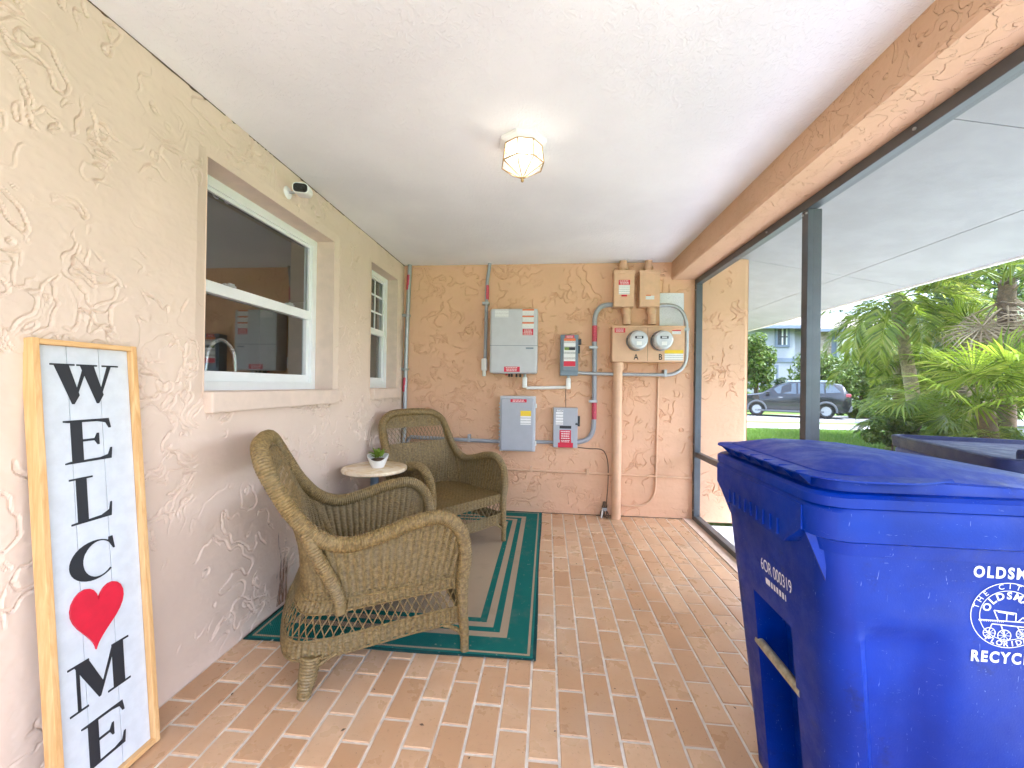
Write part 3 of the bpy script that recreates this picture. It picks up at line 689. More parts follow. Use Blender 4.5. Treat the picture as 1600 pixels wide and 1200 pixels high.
# ================================================================== CEILING LAMP
lp = un(817, 224, 2, ZC)
la = thing('ceiling_lamp', 'lit octagonal brass and glass lantern on the ceiling', 'lamp', (lp.x, lp.y, ZC))
N8 = 8; off = math.pi/8+.2
def oct_(r, z): return [(r*math.cos(2*math.pi*k/N8+off), r*math.sin(2*math.pi*k/N8+off), z) for k in range(N8)]
MB().loft([oct_(.118, -.0), oct_(.118, -.012), oct_(.092, -.022)], smooth=False).build('canopy', 'white', la)
r1, r2 = oct_(.094, -.026), oct_(.104, -.108); tip = (0, 0, -.172)
for k in range(N8):
    a, b, c, d = r1[k], r1[(k+1) % N8], r2[(k+1) % N8], r2[k]
    sh = lambda p, q=Vector(((a[0]+b[0]+c[0]+d[0])/4, (a[1]+b[1]+c[1]+d[1])/4, 0)): p
    MB().add([a, b, c, d], [(0, 1, 2, 3)]).build('glass_pane', 'lampglass', la)
    MB().add([d, c, tip], [(0, 1, 2)]).build('glass_pane', 'lampglass', la)
    b_ = MB(); b_.tube([a, d], .003, 6); b_.tube([d, tip], .0026, 6); b_.tube([a, b], .003, 6); b_.tube([d, c], .003, 6); b_.build('lead_bar', 'brass', la)
MB().lathe([(0, -.19), (.006, -.186), (.008, -.178), (.004, -.170), (0, -.168)], (0, 0, 0), 12).build('finial', 'brass', la)
def emis(name, c, s):
    m = NT(name); m.b.inputs['Emission Color'].default_value = (*c, 1); m.b.inputs['Emission Strength'].default_value = s; m.set(Roughness=.4); return m.m
MT['bulb'] = emis('lit bulb', (1, .80, .58), .22)
for dx in (-.04, .04):
    MB().lathe([(0, -.10), (.014, -.094), (.02, -.08), (.019, -.066), (.011, -.05), (.011, -.024)], (dx, dx*.3, 0), 14).build('bulb', 'bulb', la)
pl = bpy.data.lights.new('lamp_light', 'POINT'); pl.energy = .22; pl.color = (1, .80, .56); pl.shadow_soft_size = .012
plo = bpy.data.objects.new('lamp_light', pl); COL.objects.link(plo); plo.parent = la; plo.location = (0, 0, -.062)

# ================================================================== RUG
RX0, RX1, RY0, RY1 = .022, 1.400, 1.752, 3.80
V = []; Fq = []; nx, ny = 60, 90
for i in range(ny+1):
    for j in range(nx+1):
        x = RX0+(RX1-RX0)*j/nx; y = RY0+(RY1-RY0)*i/ny
        V.append((x+.004*math.sin(y*4)*(j == nx), y+.003*math.sin(x*6)*(i == 0), .007+.0018*math.sin(x*7+y*3)*math.sin(y*5)))
Fq = [(i*(nx+1)+j, i*(nx+1)+j+1, (i+1)*(nx+1)+j+1, (i+1)*(nx+1)+j) for i in range(ny) for j in range(nx)]
rug = np_mesh('area_rug', V, Fq, rugmat(RX0, RX1, RY0, RY1), smooth=True)
md = rug.modifiers.new('t', 'SOLIDIFY'); md.thickness = .005; md.offset = -1
tag(rug, 'green and beige bordered outdoor rug under the wicker chairs', 'rug')

# ================================================================== WICKER CHAIRS
ROLLC = [(.330,.335,.33),(.332,.345,.45),(.336,.318,.565),(.340,.235,.632),(.342,.11,.628),(.340,-.02,.592),(.334,-.15,.572),(.326,-.26,.615),(.315,-.345,.71),(.306,-.405,.815),(.282,-.446,.895),(.205,-.470,.950),(.10,-.479,.963),(0,-.480,.965)]
BASEC = [(.322,.335),(.322,.320),(.322,.275),(.320,.195),(.316,.085),(.310,-.02),(.306,-.125),(.300,-.195),(.282,-.255),(.245,-.292),(.19,-.310),(.125,-.318),(.06,-.322),(0,-.323)]
ZS = .36
def mirror(c): return c + [(-p[0], *p[1:]) for p in c[:-1][::-1]]
rollP = np.array([tuple(p) for p in smoothpath(mirror(ROLLC), 16)]); baseP = np.array([tuple(p) for p in smoothpath([(x, y, ZS) for x, y in mirror(BASEC)], 16)])
arc = np.concatenate([[0], np.cumsum(np.linalg.norm(np.diff((rollP+baseP)/2, axis=0), axis=1))]); arc /= arc[-1]
def interp(P, u): return np.stack([np.interp(u, arc, P[:, k]) for k in range(3)], -1)
def Spanel(u, v):
    a, b = interp(baseP, u), interp(rollP, u); v_ = v[..., None]
    p = a+(b-a)*v_
    hgt = (b[..., 2]-a[..., 2]); p[..., 1] += -.05*np.sin(np.pi*v)*np.clip((-a[..., 1]-.1)/.2, 0, 1)*hgt*.0
    bow = .045*np.sin(np.pi*v)*np.clip((hgt-.25)/.35, 0, 1); p[..., 1] += bow      # hollow of the back
    return p
def skirtring(u):      # closed outline at seat level, u in 0..1: U first, then straight front edge
    ub = .80; a = interp(baseP, np.clip(u/ub, 0, 1)); k = np.clip((u-ub)/(1-ub), 0, 1)
    fr = np.stack([-.322+.644*k, .338+.012*np.sin(np.pi*k), np.full_like(k, ZS)], -1)
    return np.where((u > ub)[..., None], fr, a)
def Sskirt(u, z):
    p = skirtring(u); t = np.clip((ZS-z)/(ZS-.14), 0, 1.2); back = np.clip((.10-p[..., 1])/.40, 0, 1)
    fl = 1+.17*back*np.sin(np.minimum(t, 1)*np.pi/2)**1.3-.03*np.clip(t-.9, 0, 1)
    q = p.copy(); q[..., 0] *= 1+(fl-1)*.62; q[..., 1] = np.where(p[..., 1] < .1, .1+(p[..., 1]-.1)*fl, p[..., 1]); q[..., 2] = z+ .018*np.clip(p[..., 1], 0, 1)
    return q
def weave(S, nst, rows, amp=.0026, rid=.0048, keep=None, su=6, sv=2):
    nu, nv = nst*su+1, rows*sv+1
    U_, V__ = np.meshgrid(np.linspace(0, 1, nu), np.linspace(0, 1, nv)); P = S(U_, V__)
    du = np.gradient(P, axis=1); dv = np.gradient(P, axis=0); Nn = np.cross(du, dv); Nn /= np.linalg.norm(Nn, axis=-1, keepdims=True)+1e-9
    ku, kv = U_*nst, V__*rows
    d = amp*np.cos(np.pi*ku)*np.cos(np.pi*kv)+rid*2*(np.abs(np.cos(np.pi*ku))**.45-.6)+rng.normal(0, .0005, U_.shape)
    P = P+Nn*d[..., None]
    idx = np.arange(nu*nv).reshape(nv, nu); Fq = np.stack([idx[:-1, :-1], idx[:-1, 1:], idx[1:, 1:], idx[1:, :-1]], -1).reshape(-1, 4)
    if keep is not None:
        cen = P.reshape(-1, 3)[Fq].mean(1); Fq = Fq[keep(cen)]
    return P.reshape(-1, 3), Fq
def coil(b, path, r, n=10, pitch=.011, jit=.05):
    P = [Vector(p) for p in path]; seg = [0]
    for a, c in zip(P[:-1], P[1:]): seg.append(seg[-1]+(c-a).length)
    Lg = seg[-1]; k = max(4, int(Lg/pitch*2)); t = np.linspace(0, Lg, k); A = np.array([tuple(p) for p in P])
    Q = np.stack([np.interp(t, seg, A[:, i]) for i in range(3)], -1); rr = np.interp(t, np.linspace(0, Lg, len(r)), r) if hasattr(r, '__len__') else np.full(k, r)
    rr = rr*np.where(np.arange(k) % 2, 1.02, .925)+rng.normal(0, .0003, k)
    b.tube([tuple(q) for q in Q], list(rr), n)
WAX = [0]
def wicker_chair(name, label, loc, rz, proto=None):
    t = thing(name, label, 'chair', loc, rz, 'wicker armchairs on the rug')
    if proto:
        for ch in proto.children:
            c = ch.copy(); COL.objects.link(c); c.parent = t
        return t
    # woven back and arms, with an open lattice window high in the back
    ZL0, ZL1, XL = .715, .845, .268
    keep = lambda c: ~((c[:, 2] > ZL0) & (c[:, 2] < ZL1) & (np.abs(c[:, 0]) < XL) & (c[:, 1] < -.25))
    P, Fq = weave(Spanel, 72, 54, keep=keep); np_mesh('woven_back', P, Fq, 'wicker', t, True)
    b = MB()
    uu = np.linspace(0, 1, 2000); zr = interp(rollP, uu)[:, 2]; xr = interp(rollP, uu)[:, 0]
    def at(u, z):
        zr_ = np.interp(u, uu, zr); v = np.array([(z-ZS)/(zr_-ZS)]); return Spanel(np.array([u]), np.clip(v, 0, 1))[0]
    us = [u for u, x, z in zip(uu, xr, zr) if abs(x) < .307 and z > .8]; ua, ub = us[0], us[-1]; nl = 20; du = (ub-ua)/nl
    for k in range(-2, nl+1):
        for s in (1, -1):
            pts = []
            for f in np.linspace(0, 1, 5):
                u = ua+du*(k+2*f if s > 0 else k+2-2*f)
                if ua <= u <= ub: 
                    zz = ZL0-.004+(ZL1-ZL0+.008)*f
                    p = at(u, zz); 
                    if abs(p[0]) < XL+.01: pts.append(p)
            if len(pts) > 1: b.tube(pts, .0022, 4, cap=False)
    for zz in (ZL0, ZL1):
        pts = [at(u, zz) for u in np.linspace(ua, ub, 40)]; pts = [p for p in pts if abs(p[0]) < XL+.012]
        b.tube(pts, .0042, 6)
    b.build('back_lattice', 'wicker', t)
    # rolled edge down to the front feet
    foot = [(.326, .352, .001), (.328, .348, .10), (.330, .338, .20)]
    path = smoothpath(foot+ROLLC, 14); path = path+[Vector((-p.x, p.y, p.z)) for p in path[:-1][::-1]]
    n0 = len(path); rad = []
    for p in path: rad.append(.019+.013*min(1, max(0, (p.z-.02)/.36)))
    b = MB(); coil(b, path, rad, 12, .011); b.build('rolled_edge', 'wrap', t)
    # fine braid where the weave meets the roll
    b = MB()
    for s in (1, -1):
        pts = [Spanel(np.array([u]), np.array([.93]))[0]+np.array([0, .004, 0]) for u in np.linspace(.03, .97, 120)]
    b.tube(pts, .0035, 5); b.build('braid', 'wicker', t)
    # skirt: rail, lattice, lower band
    P, Fq = weave(lambda u, v: Sskirt(u, .300+.062*v), 104, 11); np_mesh('seat_rail', P, Fq, 'wicker', t, True)
    P, Fq = weave(lambda u, v: Sskirt(u, .140+.068*v), 104, 11); np_mesh('skirt_band', P, Fq, 'wicker', t, True)
    b = MB(); nl = 74
    for k in range(nl):
        for s in (1, -1):
            sh = 1.5; pts = [Sskirt(np.array([((k+s*sh*(f-.5))/nl) % 1.0]), np.array([.205+.098*f]))[0] for f in (0, .33, .67, 1)]
            j = random.uniform(-.003, .003); pts = [p+np.array([j*.5, j, 0]) for p in pts]
            b.tube(pts, .0026, 4, cap=False)
    for zz in (.138, .208, .300, .345):
        b.tube([Sskirt(np.array([u]), np.array([zz]))[0]*np.array([1.006, 1.006, 1]) for u in np.linspace(0, 1, 160)[:-1]], .0042, 5, closed=True)
    b.build('skirt_lattice', 'wicker', t)
    # seat
    def Sseat(u, v):
        y = -.31+.655*v; rx = np.interp(-y, -baseP[:len(baseP)//2+1, 1], baseP[:len(baseP)//2+1, 0]); x = (2*u-1)*rx
        return np.stack([x, y, .362-.012*np.sin(np.pi*u)*np.sin(np.pi*v)+0*x], -1)
    P, Fq = weave(Sseat, 40, 34, .0022, .001); np_mesh('seat', P, Fq, 'wicker', t, True)
    # rear brace posts, rear legs, bent cane knees
    for s in (1, -1):
        b = MB(); coil(b, smoothpath([(s*.330, -.300, .640), (s*.336, -.262, .55), (s*.330, -.215, .45), (s*.318, -.180, .36), (s*.320, -.172, .295)], 12), [.026, .027, .027, .025, .022], 10); b.build('brace', 'wrap', t)
        b = MB(); coil(b, [(s*.305, -.275, .15), (s*.31, -.282, .10), (s*.322, -.300, .001)], [.040, .036, .024], 10); b.build('leg', 'wrap', t)
        b = MB()
        for dx, dy in ((.0, -.085), (-s*.085, 0)):
            q = smoothpath([(s*.322+dx, .338+dy, .142), (s*.325+dx*.75, .34+dy*.75, .135), (s*.326+dx*.25, .346+dy*.25, .10), (s*.327, .349, .045)], 6); coil(b, q, .009, 7)
        b.build('knee_brace', 'wrap', t)
        b = MB()
        for dx, dy in ((s*.02, .09), (-s*.09, -.01)):
            coil(b, smoothpath([(s*.305+dx, -.275+dy, .145), (s*.306+dx*.6, -.276+dy*.6, .125), (s*.310, -.284, .09)], 6), .008, 7)
        b.build('knee_brace', 'wrap', t)
    return t
ch1 = wicker_chair('wicker_armchair', 'brown wicker armchair nearest the camera, its back to the WELCOME sign', (.607, 1.884, 0), R(31.0-90))
ch2 = wicker_chair('wicker_armchair', 'brown wicker armchair in the corner below the grey boxes', (.635, 3.039, .010), R(-40-90), ch1)

# ================================================================== SIDE TABLE + PLANT
st = thing('side_table', 'small round tan topped table between the two wicker chairs', 'table', (.275, 2.60, .009))
def stonetop():
    m = NT('tan stone top'); v = m.coord(); n = m.noise(v, 9, 5, .6, .8)
    m.col(m.mix(m.ramp(n, .35, .65), srgb(222, 194, 152), srgb(242, 226, 198))); m.set(Roughness=.22); return m.m
MT['stonetop'] = stonetop()
MB().lathe([(0, .616), (.205, .616), (.213, .622), (.215, .632), (.211, .640), (.205, .642), (0, .642)], n=48).build('table_top', 'stonetop', st)
b = MB(); b.lathe([(0, .615), (.10, .615), (.10, .606), (.045, .60), (.028, .57), (.026, .10), (.04, .05), (.13, .02), (.15, .0), (0, 0)], n=24); b.build('pedestal', 'steelblue', st)
pp = thing('potted_succulent', 'small green succulent in a white pot on the round table', 'plant', (.302, 2.585, .6515))
def swan(r, z, dip):   # rim dips at the front like a little basket
    out = []
    for j in range(28):
        a = 2*math.pi*j/28; zz = z-dip*max(0, math.cos(a+math.pi/2-.35))**1.6
        out.append((r*math.cos(a)*1.05, r*math.sin(a), zz))
    return out
b = MB(); b.loft([swan(.034, 0, 0), swan(.040, .004, 0), swan(.052, .035, 0), swan(.062, .062, .012), swan(.068, .088, .035), swan(.064, .088, .035), swan(.056, .060, .012), swan(.05, .045, 0)], True, False); b.build('pot', 'white', pp)
MB().lathe([(0, .060), (.035, .060), (.054, .052)], n=20).build('soil', 'barkdk', pp)
lf = MB(); 
def leafblade(L, w):
    b = MB(); pr = [(0, .35), (.3, 1), (.6, .9), (.85, .5), (1, .02)]
    for k, (t, ww) in enumerate(pr):
        b.v += [(t*L, -w*ww, .10*L*math.sin(t*3)), (t*L, 0, .10*L*math.sin(t*3)-.12*w), (t*L, w*ww, .10*L*math.sin(t*3))]
    for k in range(4):
        o = 3*k; b.f += [(o, o+3, o+4, o+1), (o+1, o+4, o+5, o+2)]
    b.sm = [True]*len(b.f); b.mi = [0]*len(b.f); return b
lm = None
for k in range(26):
    if lm is None: o = leafblade(.05, .011).build('leaf', 'leafyel', pp); lm = o.data
    else: o = link('leaf', lm, pp)
    a = k*2.4; o.location = (.03*math.cos(a)*random.random(), .03*math.sin(a)*random.random(), .062+.02*random.random()); s = random.uniform(.7, 1.35); o.scale = (s, s, s)
    o.rotation_euler = (random.uniform(-.3, .3), -random.uniform(.2, 1.2), a)

# ================================================================== ELECTRICAL WALL
def ebox(name, label, cat, l, t, r, b, depth, mat, bev=.006, back=None, body_name='enclosure'):
    f = YB-depth; a = un(l, t, 1, f); c = un(r, b, 1, f); cx, cz = (a.x+c.x)/2, (a.z+c.z)/2
    th = thing(name, label, cat, (cx, YB, c.z))
    hx, hz = (c.x-a.x)/2, a.z-c.z
    MB().box((-hx, -depth, 0), (hx, -.001, hz), bev).build(body_name, mat, th)
    th['hx'] = hx; th['hz'] = hz; th['d'] = depth
    return th
def sticker(th, u0, u1, v0, v1, mat, name='label', off=.0006, h=.0012):
    hx, hz, d = th['hx'], th['hz'], th['d']
    return MB().box((-hx+2*hx*u0, -d-off-h, hz*(1-v1)), (-hx+2*hx*u1, -d-off, hz*(1-v0))).build(name, mat, th)
def lines(th, u0, u1, v0, v1, n, mat='white', h=.0014):
    hx, hz, d = th['hx'], th['hz'], th['d']; b = MB()
    for k in range(n):
        va = v0+(v1-v0)*(k+.3)/n; vb = v0+(v1-v0)*(k+.7)/n; u = u0+(u1-u0)*random.uniform(.04, .12); ue = u1-(u1-u0)*random.uniform(.04, .15)
        while u < ue:
            w = random.uniform(.10, .22)*(u1-u0); b.box((-hx+2*hx*u, -d-.0019-h*.3, hz*(1-vb)), (-hx+2*hx*min(ue, u+w), -d-.0019, hz*(1-va))); u += w+(u1-u0)*.035
    return b.build('print', mat, th)
def clean(th):
    for k in ('hx', 'hz', 'd'): del th[k]
def mount(th): pass
inv = ebox('inverter', 'large light grey inverter box, highest of the grey boxes', 'box', 766, 482, 839, 584, .17, 'greybox', .022)
sticker(inv, .0, 1, .566, .574, 'steelblue', 'seam', -.0008, .0012)
sticker(inv, .10, .39, .02, .135, 'label'); 
for k in range(3): sticker(inv, .68, .92, .015+.10*k, .105+.10*k, 'label'); sticker(inv, .68, .92, .012+.10*k, .035+.10*k, 'orange', 'label', .0019)
sticker(inv, .69, .91, .315, .41, 'red'); lines(inv, .70, .90, .322, .405, 4); sticker(inv, .31, .64, .895, .975, 'red'); lines(inv, .33, .62, .90, .97, 3)
sticker(inv, .76, .92, .598, .622, 'steelblue', 'vent'); 
for x in (-.045, -.02, .025, .06): MB().tube([(x, -.07, -.03), (x, -.07, .01)], .010, 8).build('cable_gland', 'black', inv)
MB().tube([(-.07, -.07, -.012), (-.07, -.07, .01)], .012, 8).build('red_cap', 'red', inv)
clean(inv)
cbx = ebox('combiner_box', 'grey lidded box with ribbed sides below the inverter', 'box', 783, 622, 833, 705, .14, 'greybox2', .010, body_name='cover')
hx, hz, d = cbx['hx'], cbx['hz'], cbx['d']
MB().box((-hx-.012, -d+.02, -.008), (hx+.016, -.002, hz+.02), .006).build('base', 'greybox', cbx)
for k in range(13):
    z = hz*(.06+.068*k); MB().box((-hx-.022, -d+.03, z), (-hx-.0122, -d+.055, z+.016)).build('hinge_knuckle', 'greybox', cbx)
for z in (.14, .86): MB().box((hx+.0162, -d+.012, hz*z-.02), (hx+.028, -d+.05, hz*z+.02), .003).build('latch', 'white', cbx)
sticker(cbx, .29, .78, .015, .075, 'red'); lines(cbx, .31, .76, .02, .07, 2); sticker(cbx, .60, .92, .24, .50, 'label'); sticker(cbx, .60, .92, .235, .335, 'yellow', 'label', .0019); clean(cbx)
d1 = ebox('disconnect_switch', 'blue grey disconnect switch box with orange label beside the inverter', 'box', 876, 523, 903, 587, .11, 'steelblue', .004)
hx, hz, d = d1['hx'], d1['hz'], d1['d']
MB().box((-hx*.78, -d-.012, hz*.11), (hx*.78, -d-.0005, hz*.93), .010).build('raised_door', 'steelblue', d1)
d1['d'] = d+.012
sticker(d1, .19, .84, .10, .78, 'label'); sticker(d1, .19, .84, .095, .155, 'orange', 'label', .0019); sticker(d1, .26, .76, .02, .085, 'red'); lines(d1, .3, .72, .025, .08, 2); sticker(d1, .19, .84, .65, .775, 'red', 'label', .0019); sticker(d1, .22, .50, .31, .38, 'leafyel', 'label', .0019); sticker(d1, .48, .82, .31, .38, 'ink', 'label', .0021)
MB().box((hx+.001, -d+.015, hz*.76), (hx+.028, -d+.035, hz*.90), .004).box((hx+.001, -d+.03, hz*.55), (hx+.018, -d+.05, hz*.74), .004).build('handle', 'black', d1); clean(d1)
d2 = ebox('disconnect_switch', 'grey disconnect box with three red labels at the lower conduit bend', 'box', 865, 637, 902, 700, .11, 'steelblue', .004)
d2.children[0].data.materials[0] = MT['greybox2']
hx, hz, d = d2['hx'], d2['hz'], d2['d']
sticker(d2, .10, .40, .05, .42, 'label'); sticker(d2, .26, .73, .56, .80, 'red'); lines(d2, .28, .71, .57, .79, 4); sticker(d2, .28, .74, .79, .88, 'red'); lines(d2, .3, .72, .80, .87, 2); sticker(d2, .20, .82, .875, .995, 'red', 'label', .002); lines(d2, .22, .8, .88, .99, 2); sticker(d2, .26, .74, .45, .52, 'ink'); 
vs, fs = textmesh('E·T·N', .026, lambda u, v, w: (-hx*.52+u, -d-.0022, hz*.925+v)); MB().add(vs, fs).build('lettering', 'ink', d2)
MB().box((hx+.001, -d+.01, hz*.54), (hx+.022, -d+.03, hz*.80), .004).box((hx-.02, -d-.008, hz*.58), (hx+.02, -d-.001, hz*.62), .002).build('handle', 'black', d2); clean(d2)
mb = ebox('meter_box', 'wide tan double meter box lettered A and B', 'meter box', 957, 511, 1069, 566, .13, 'tanpaint', .006)
hx, hz, d = mb['hx'], mb['hz'], mb['d']
sticker(mb, .493, .497, .02, .98, 'barkdk', 'seam', -.0008, .0012)
MB().box((-hx-.008, -d-.008, hz-.004), (hx+.008, -.003, hz+.012), .003).build('drip_cap', 'tanpaint', mb)
sticker(mb, .03, .18, .03, .16, 'red'); lines(mb, .04, .17, .04, .15, 3); sticker(mb, .83, .95, .10, .20, 'label'); sticker(mb, .83, .95, .085, .115, 'red', 'label', .002); sticker(mb, .73, .985, .66, .95, 'label'); sticker(mb, .73, .985, .655, .755, 'yellow', 'label', .002)
MT['meterglass'] = simple('meter glass dome', srgb(206, 210, 214), .12, .0, var=.03, coat=.6)
MT['meterring'] = simple('meter ring', srgb(150, 153, 156), .3, .7, var=.05)
for ux, ch in ((.335, 'A'), (.672, 'B')):
    x = -hx+2*hx*ux; z = hz*.60; R_ = .086
    c_ = (x, -d, z)
    o = MB().lathe([(R_+.006, 0), (R_+.006, -.03), (R_, -.036), (R_, -.05)], c_, 32, 'y').build('meter', 'meterring', mb)
    MB().lathe([(R_-.002, -.05), (R_-.006, -.105), (R_-.02, -.118), (0, -.121)], c_, 32, 'y').build('glass_cover', 'meterglass', o)
    MB().box((x-.035, -d-.1236, z+.008), (x+.035, -d-.1216, z+.030), .001).build('display', 'ink', o)
    MB().box((x-.022, -d-.1246, z+.012), (x+.022, -d-.1238, z+.026)).build('digits', 'greybox', o)
    MB().box((x-.022, -d-.1226, z-.05), (x+.022, -d-.1212, z-.018)).build('nameplate', 'white', o)
    vs, fs = textmesh(ch, .075, lambda u, v, w, x=x: (x+u*.8, -d-.0015, hz*.135+v), bold=.001); MB().add(vs, fs).build('lettering', 'ink', mb)
clean(mb)
fb1 = ebox('fuse_box', 'narrow tan box with red and white label above the meters', 'box', 960, 423, 991, 479, .12, 'tanpaint', .004)
sticker(fb1, .22, .78, .26, .40, 'red'); lines(fb1, .24, .76, .27, .39, 3); sticker(fb1, .23, .77, .40, .66, 'label'); sticker(fb1, .36, .64, .67, .72, 'red')
fb2 = ebox('fuse_box', 'narrow tan box with torn orange label above the meters', 'box', 1000, 423, 1031, 479, .12, 'tanpaint', .004)
sticker(fb2, .30, .72, .70, .80, 'label'); sticker(fb2, .32, .55, .675, .705, 'orange', 'label', .002)
for fb in (fb1, fb2):
    hx, hz, d = fb['hx'], fb['hz'], fb['d']
    MB().box((-hx-.004, -d-.006, hz-.03), (hx+.004, -.002, hz+.004), .003).build('lid_cap', 'tanpaint', fb)
    MB().lathe([(.035, hz+.004), (.035, hz+.03), (.042, hz+.034), (.042, hz+.055), (.034, hz+.06), (.034, hz+.14)], (0, -.06, 0), 16).build('riser_pipe', 'tanpaint', fb)
    nip = un(0, 0, 1, YB)
    MB().tube(smoothpath([(.03, -.055, 0), (.03, -.055, -.04), (.037, -.06, -.08), (.037, -.06, -.155)], 5), [.038]*6+[.035]*10, 14).build('nipple', 'tanpaint', fb)
    MB().lathe([(.041, -.06), (.044, -.055), (.044, -.015), (.041, -.010)], (.03, -.055, 0), 14).build('coupling', 'tanpaint', fb)
    clean(fb)
# pipes and conduits
def W3(px, py, off=.03): p = un(px, py, 1, YB-off); return (p.x, YB-off, p.z)
def conduit(name, label, pts, r, mat, off=.03, tape=(), straps=(), sm=6, cat='conduit', group=None, raw=False):
    P = pts if raw else [W3(px, py, off) for px, py in pts]
    th = thing(name, label, cat, (0, 0, 0), 0, group)
    MB().tube(smoothpath(P, sm) if sm else P, r, 12).build('pipe', mat, th)
    def seg(a, b, rr, nm, mt):
        pa, pb = W3(*a, off), W3(*b, off); MB().tube([pa, pb], rr, 12).build(nm, mt, th)
    for a, b in tape: seg(a, b, r+.0012, 'red_tape', 'redtape')
    for (px, py, horiz) in straps:
        p = W3(px, py, off); d_ = .012
        if horiz: MB().box((p[0]-d_, p[1]-r-.003, p[2]-r-.004), (p[0]+d_, YB-.001, p[2]+r+.03), .002).build('strap', 'tanpaint' if mat == 'tanpaint' else 'galv', th)
        else: MB().box((p[0]-r-.028, p[1]-r-.003, p[2]-d_), (p[0]+r+.004, YB-.001, p[2]+d_), .002).build('strap', 'galv', th)
    return th
conduit('conduit', 'galvanised conduit with red tape running down the wall corner', [(641, 407), (638, 470), (634.5, 560), (631, 700)], .020, 'galv', .035, tape=[((639.3, 430), (638, 453)), ((633.2, 590), (632.2, 612))], straps=[(636.5, 493, False), (633.8, 577, False)])
c2 = conduit('conduit', 'thin grey conduit left of the inverter ending in a pull elbow', [(766, 406), (764, 422), (761.5, 440), (760, 480), (758, 560), (757, 572)], .016, 'pvc', .05, tape=[((761.6, 446), (761, 468))], straps=[(761, 474, False)])
a = W3(757, 565, .05); MB().box((a[0]-.028, a[1]-.03, a[2]-.09), (a[0]+.026, a[1]+.028, a[2]+.03), .016).tube([(a[0]-.002, a[1], a[2]-.14), (a[0]-.002, a[1], a[2]-.085)], .018, 10).build('pull_elbow', 'white', c2)
conduit('conduit', 'large grey conduit loop left of the meters bending down to the lower boxes', [(960, 476.5), (948, 476.5), (937, 481), (930.5, 492), (929, 508), (929, 560), (928.5, 610), (928, 655), (926, 674), (918, 686), (905, 690.5), (898, 691)], .022, 'pvc', .045,
        tape=[((929, 509), (929, 534)), ((928.5, 629), (928.2, 655))], straps=[(929, 543, False), (928.6, 627, False)])
conduit('conduit', 'galvanised conduit loop passing in front of the paper notice right of the meters', [(1031, 477), (1045, 477), (1058, 480), (1067, 489), (1072, 503), (1073, 520), (1073, 550), (1071, 566), (1063, 578), (1049, 585), (1030, 585.5), (980, 585), (930, 584), (903, 582.5)], .016, 'galv', .075,
        straps=[(1072.5, 515, False), (1039, 585.4, True)])
conduit('conduit', 'white painted conduit linking the inverter and the upper disconnect', [(823, 606), (850, 606), (888, 605)], .015, 'white', .07, sm=0)
for px, py in ((820, 597), (888, 599)):
    p = W3(px, py, .07); e = thing('pull_elbow', 'white conduit elbow under the inverter' if px < 850 else 'white conduit elbow under the upper disconnect', 'elbow', p)
    MB().box((-.022, -.028, -.055), (.022, .028, .05), .014).build('cover', 'white', e); MB().tube([(0, 0, .04), (0, 0, .09)], .014, 10).build('stub', 'galv', e)
conduit('conduit', 'grey conduit running behind the corner chair to the combiner box', [(634, 700), (640, 684), (655, 683.5), (720, 687), (782, 690)], .018, 'pvc', .04, straps=[(733, 686.5, True)], sm=3)
conduit('conduit', 'short grey conduit between combiner box and lower disconnect', [(834, 690.5), (868, 691)], .017, 'pvc', .04, sm=0)
tp = thing('riser_pipe', 'thick tan pipe from the meter box down to the floor', 'pipe', (2.085, YB-.075, 0))
MB().tube([(0, 0, .0), (0, 0, 1.46)], .0445, 20).build('pipe', 'tanpaint', tp); MB().lathe([(.052, 1.37), (.052, 1.44), (.045, 1.445)], (0, 0, 0), 20).build('collar', 'tanpaint', tp)
conduit('pipe', 'thin tan pipe from the meter box curving back near the floor', [(1029, 566), (1027.5, 640), (1025, 740), (1023, 768), (1016, 782), (1004, 789), (990, 790.5), (972, 789.5)], .0095, 'tanpaint', .02, cat='pipe')
conduit('pipe', 'thin tan pipe running level across the end wall', [(700, 729), (790, 733), (935, 740), (1079, 747)], .0105, 'tanpaint', .018, sm=2, cat='pipe', straps=[(830, 735, True), (918, 739.2, True)])
gw = conduit('ground_wire', 'thin dark ground wire looping from the lower disconnect to the floor', [(903, 699), (920, 701), (938, 702), (946, 709), (950, 726), (950, 755), (948, 780), (947, 794)], .0042, 'barkdk', .012, cat='wire')
MB().tube([W3(884, 606, .01), W3(884, 638, .01)], .003, 6).build('drop_wire', 'barkdk', gw)
gc = thing('ground_clamp', 'tangled ground clamp on the floor beside the thick tan pipe', 'clamp', (1.985, YB-.06, 0))
b = MB()
for k in range(9):
    a = random.uniform(-.035, .035); c = random.uniform(-.03, .03)
    b.tube(smoothpath([(a, c, .0), (a*.6+random.uniform(-.02, .02), c, .05), (random.uniform(-.02, .02), 0, .10), (random.uniform(-.01, .02), .02, .14)], 4), .0055, 6)
b.build('wire_bundle', 'barkdk', gc); MB().box((-.022, -.022, .06), (.02, .02, .09), .004).build('clamp', 'galv', gc); MB().tube([(-.03, -.02, 0), (-.02, -.01, .075)], .008, 8).build('stake', 'white', gc)
def paper():
    m = NT('notice paper'); v = m.coord('Generated'); n = m.noise(m.coord('Generated', (10, 1, 40)), 3, 4); f = m.ramp(n, .5, .62, 0, .35)
    m.col(m.mix(f, srgb(232, 234, 240), srgb(160, 164, 178))); m.set(Roughness=.8); m.bump(m.noise(v, 4, 3), .5, .01); return m.m
a = W3(1031, 458, .016); c = W3(1068, 513, .016)
V = []; n = 10
for i in range(n+1):
    for j in range(n+1): V.append((a[0]+(c[0]-a[0])*j/n, YB-.016-.003*math.sin(i*.9+j*.5), a[2]+(c[2]-a[2])*i/n))
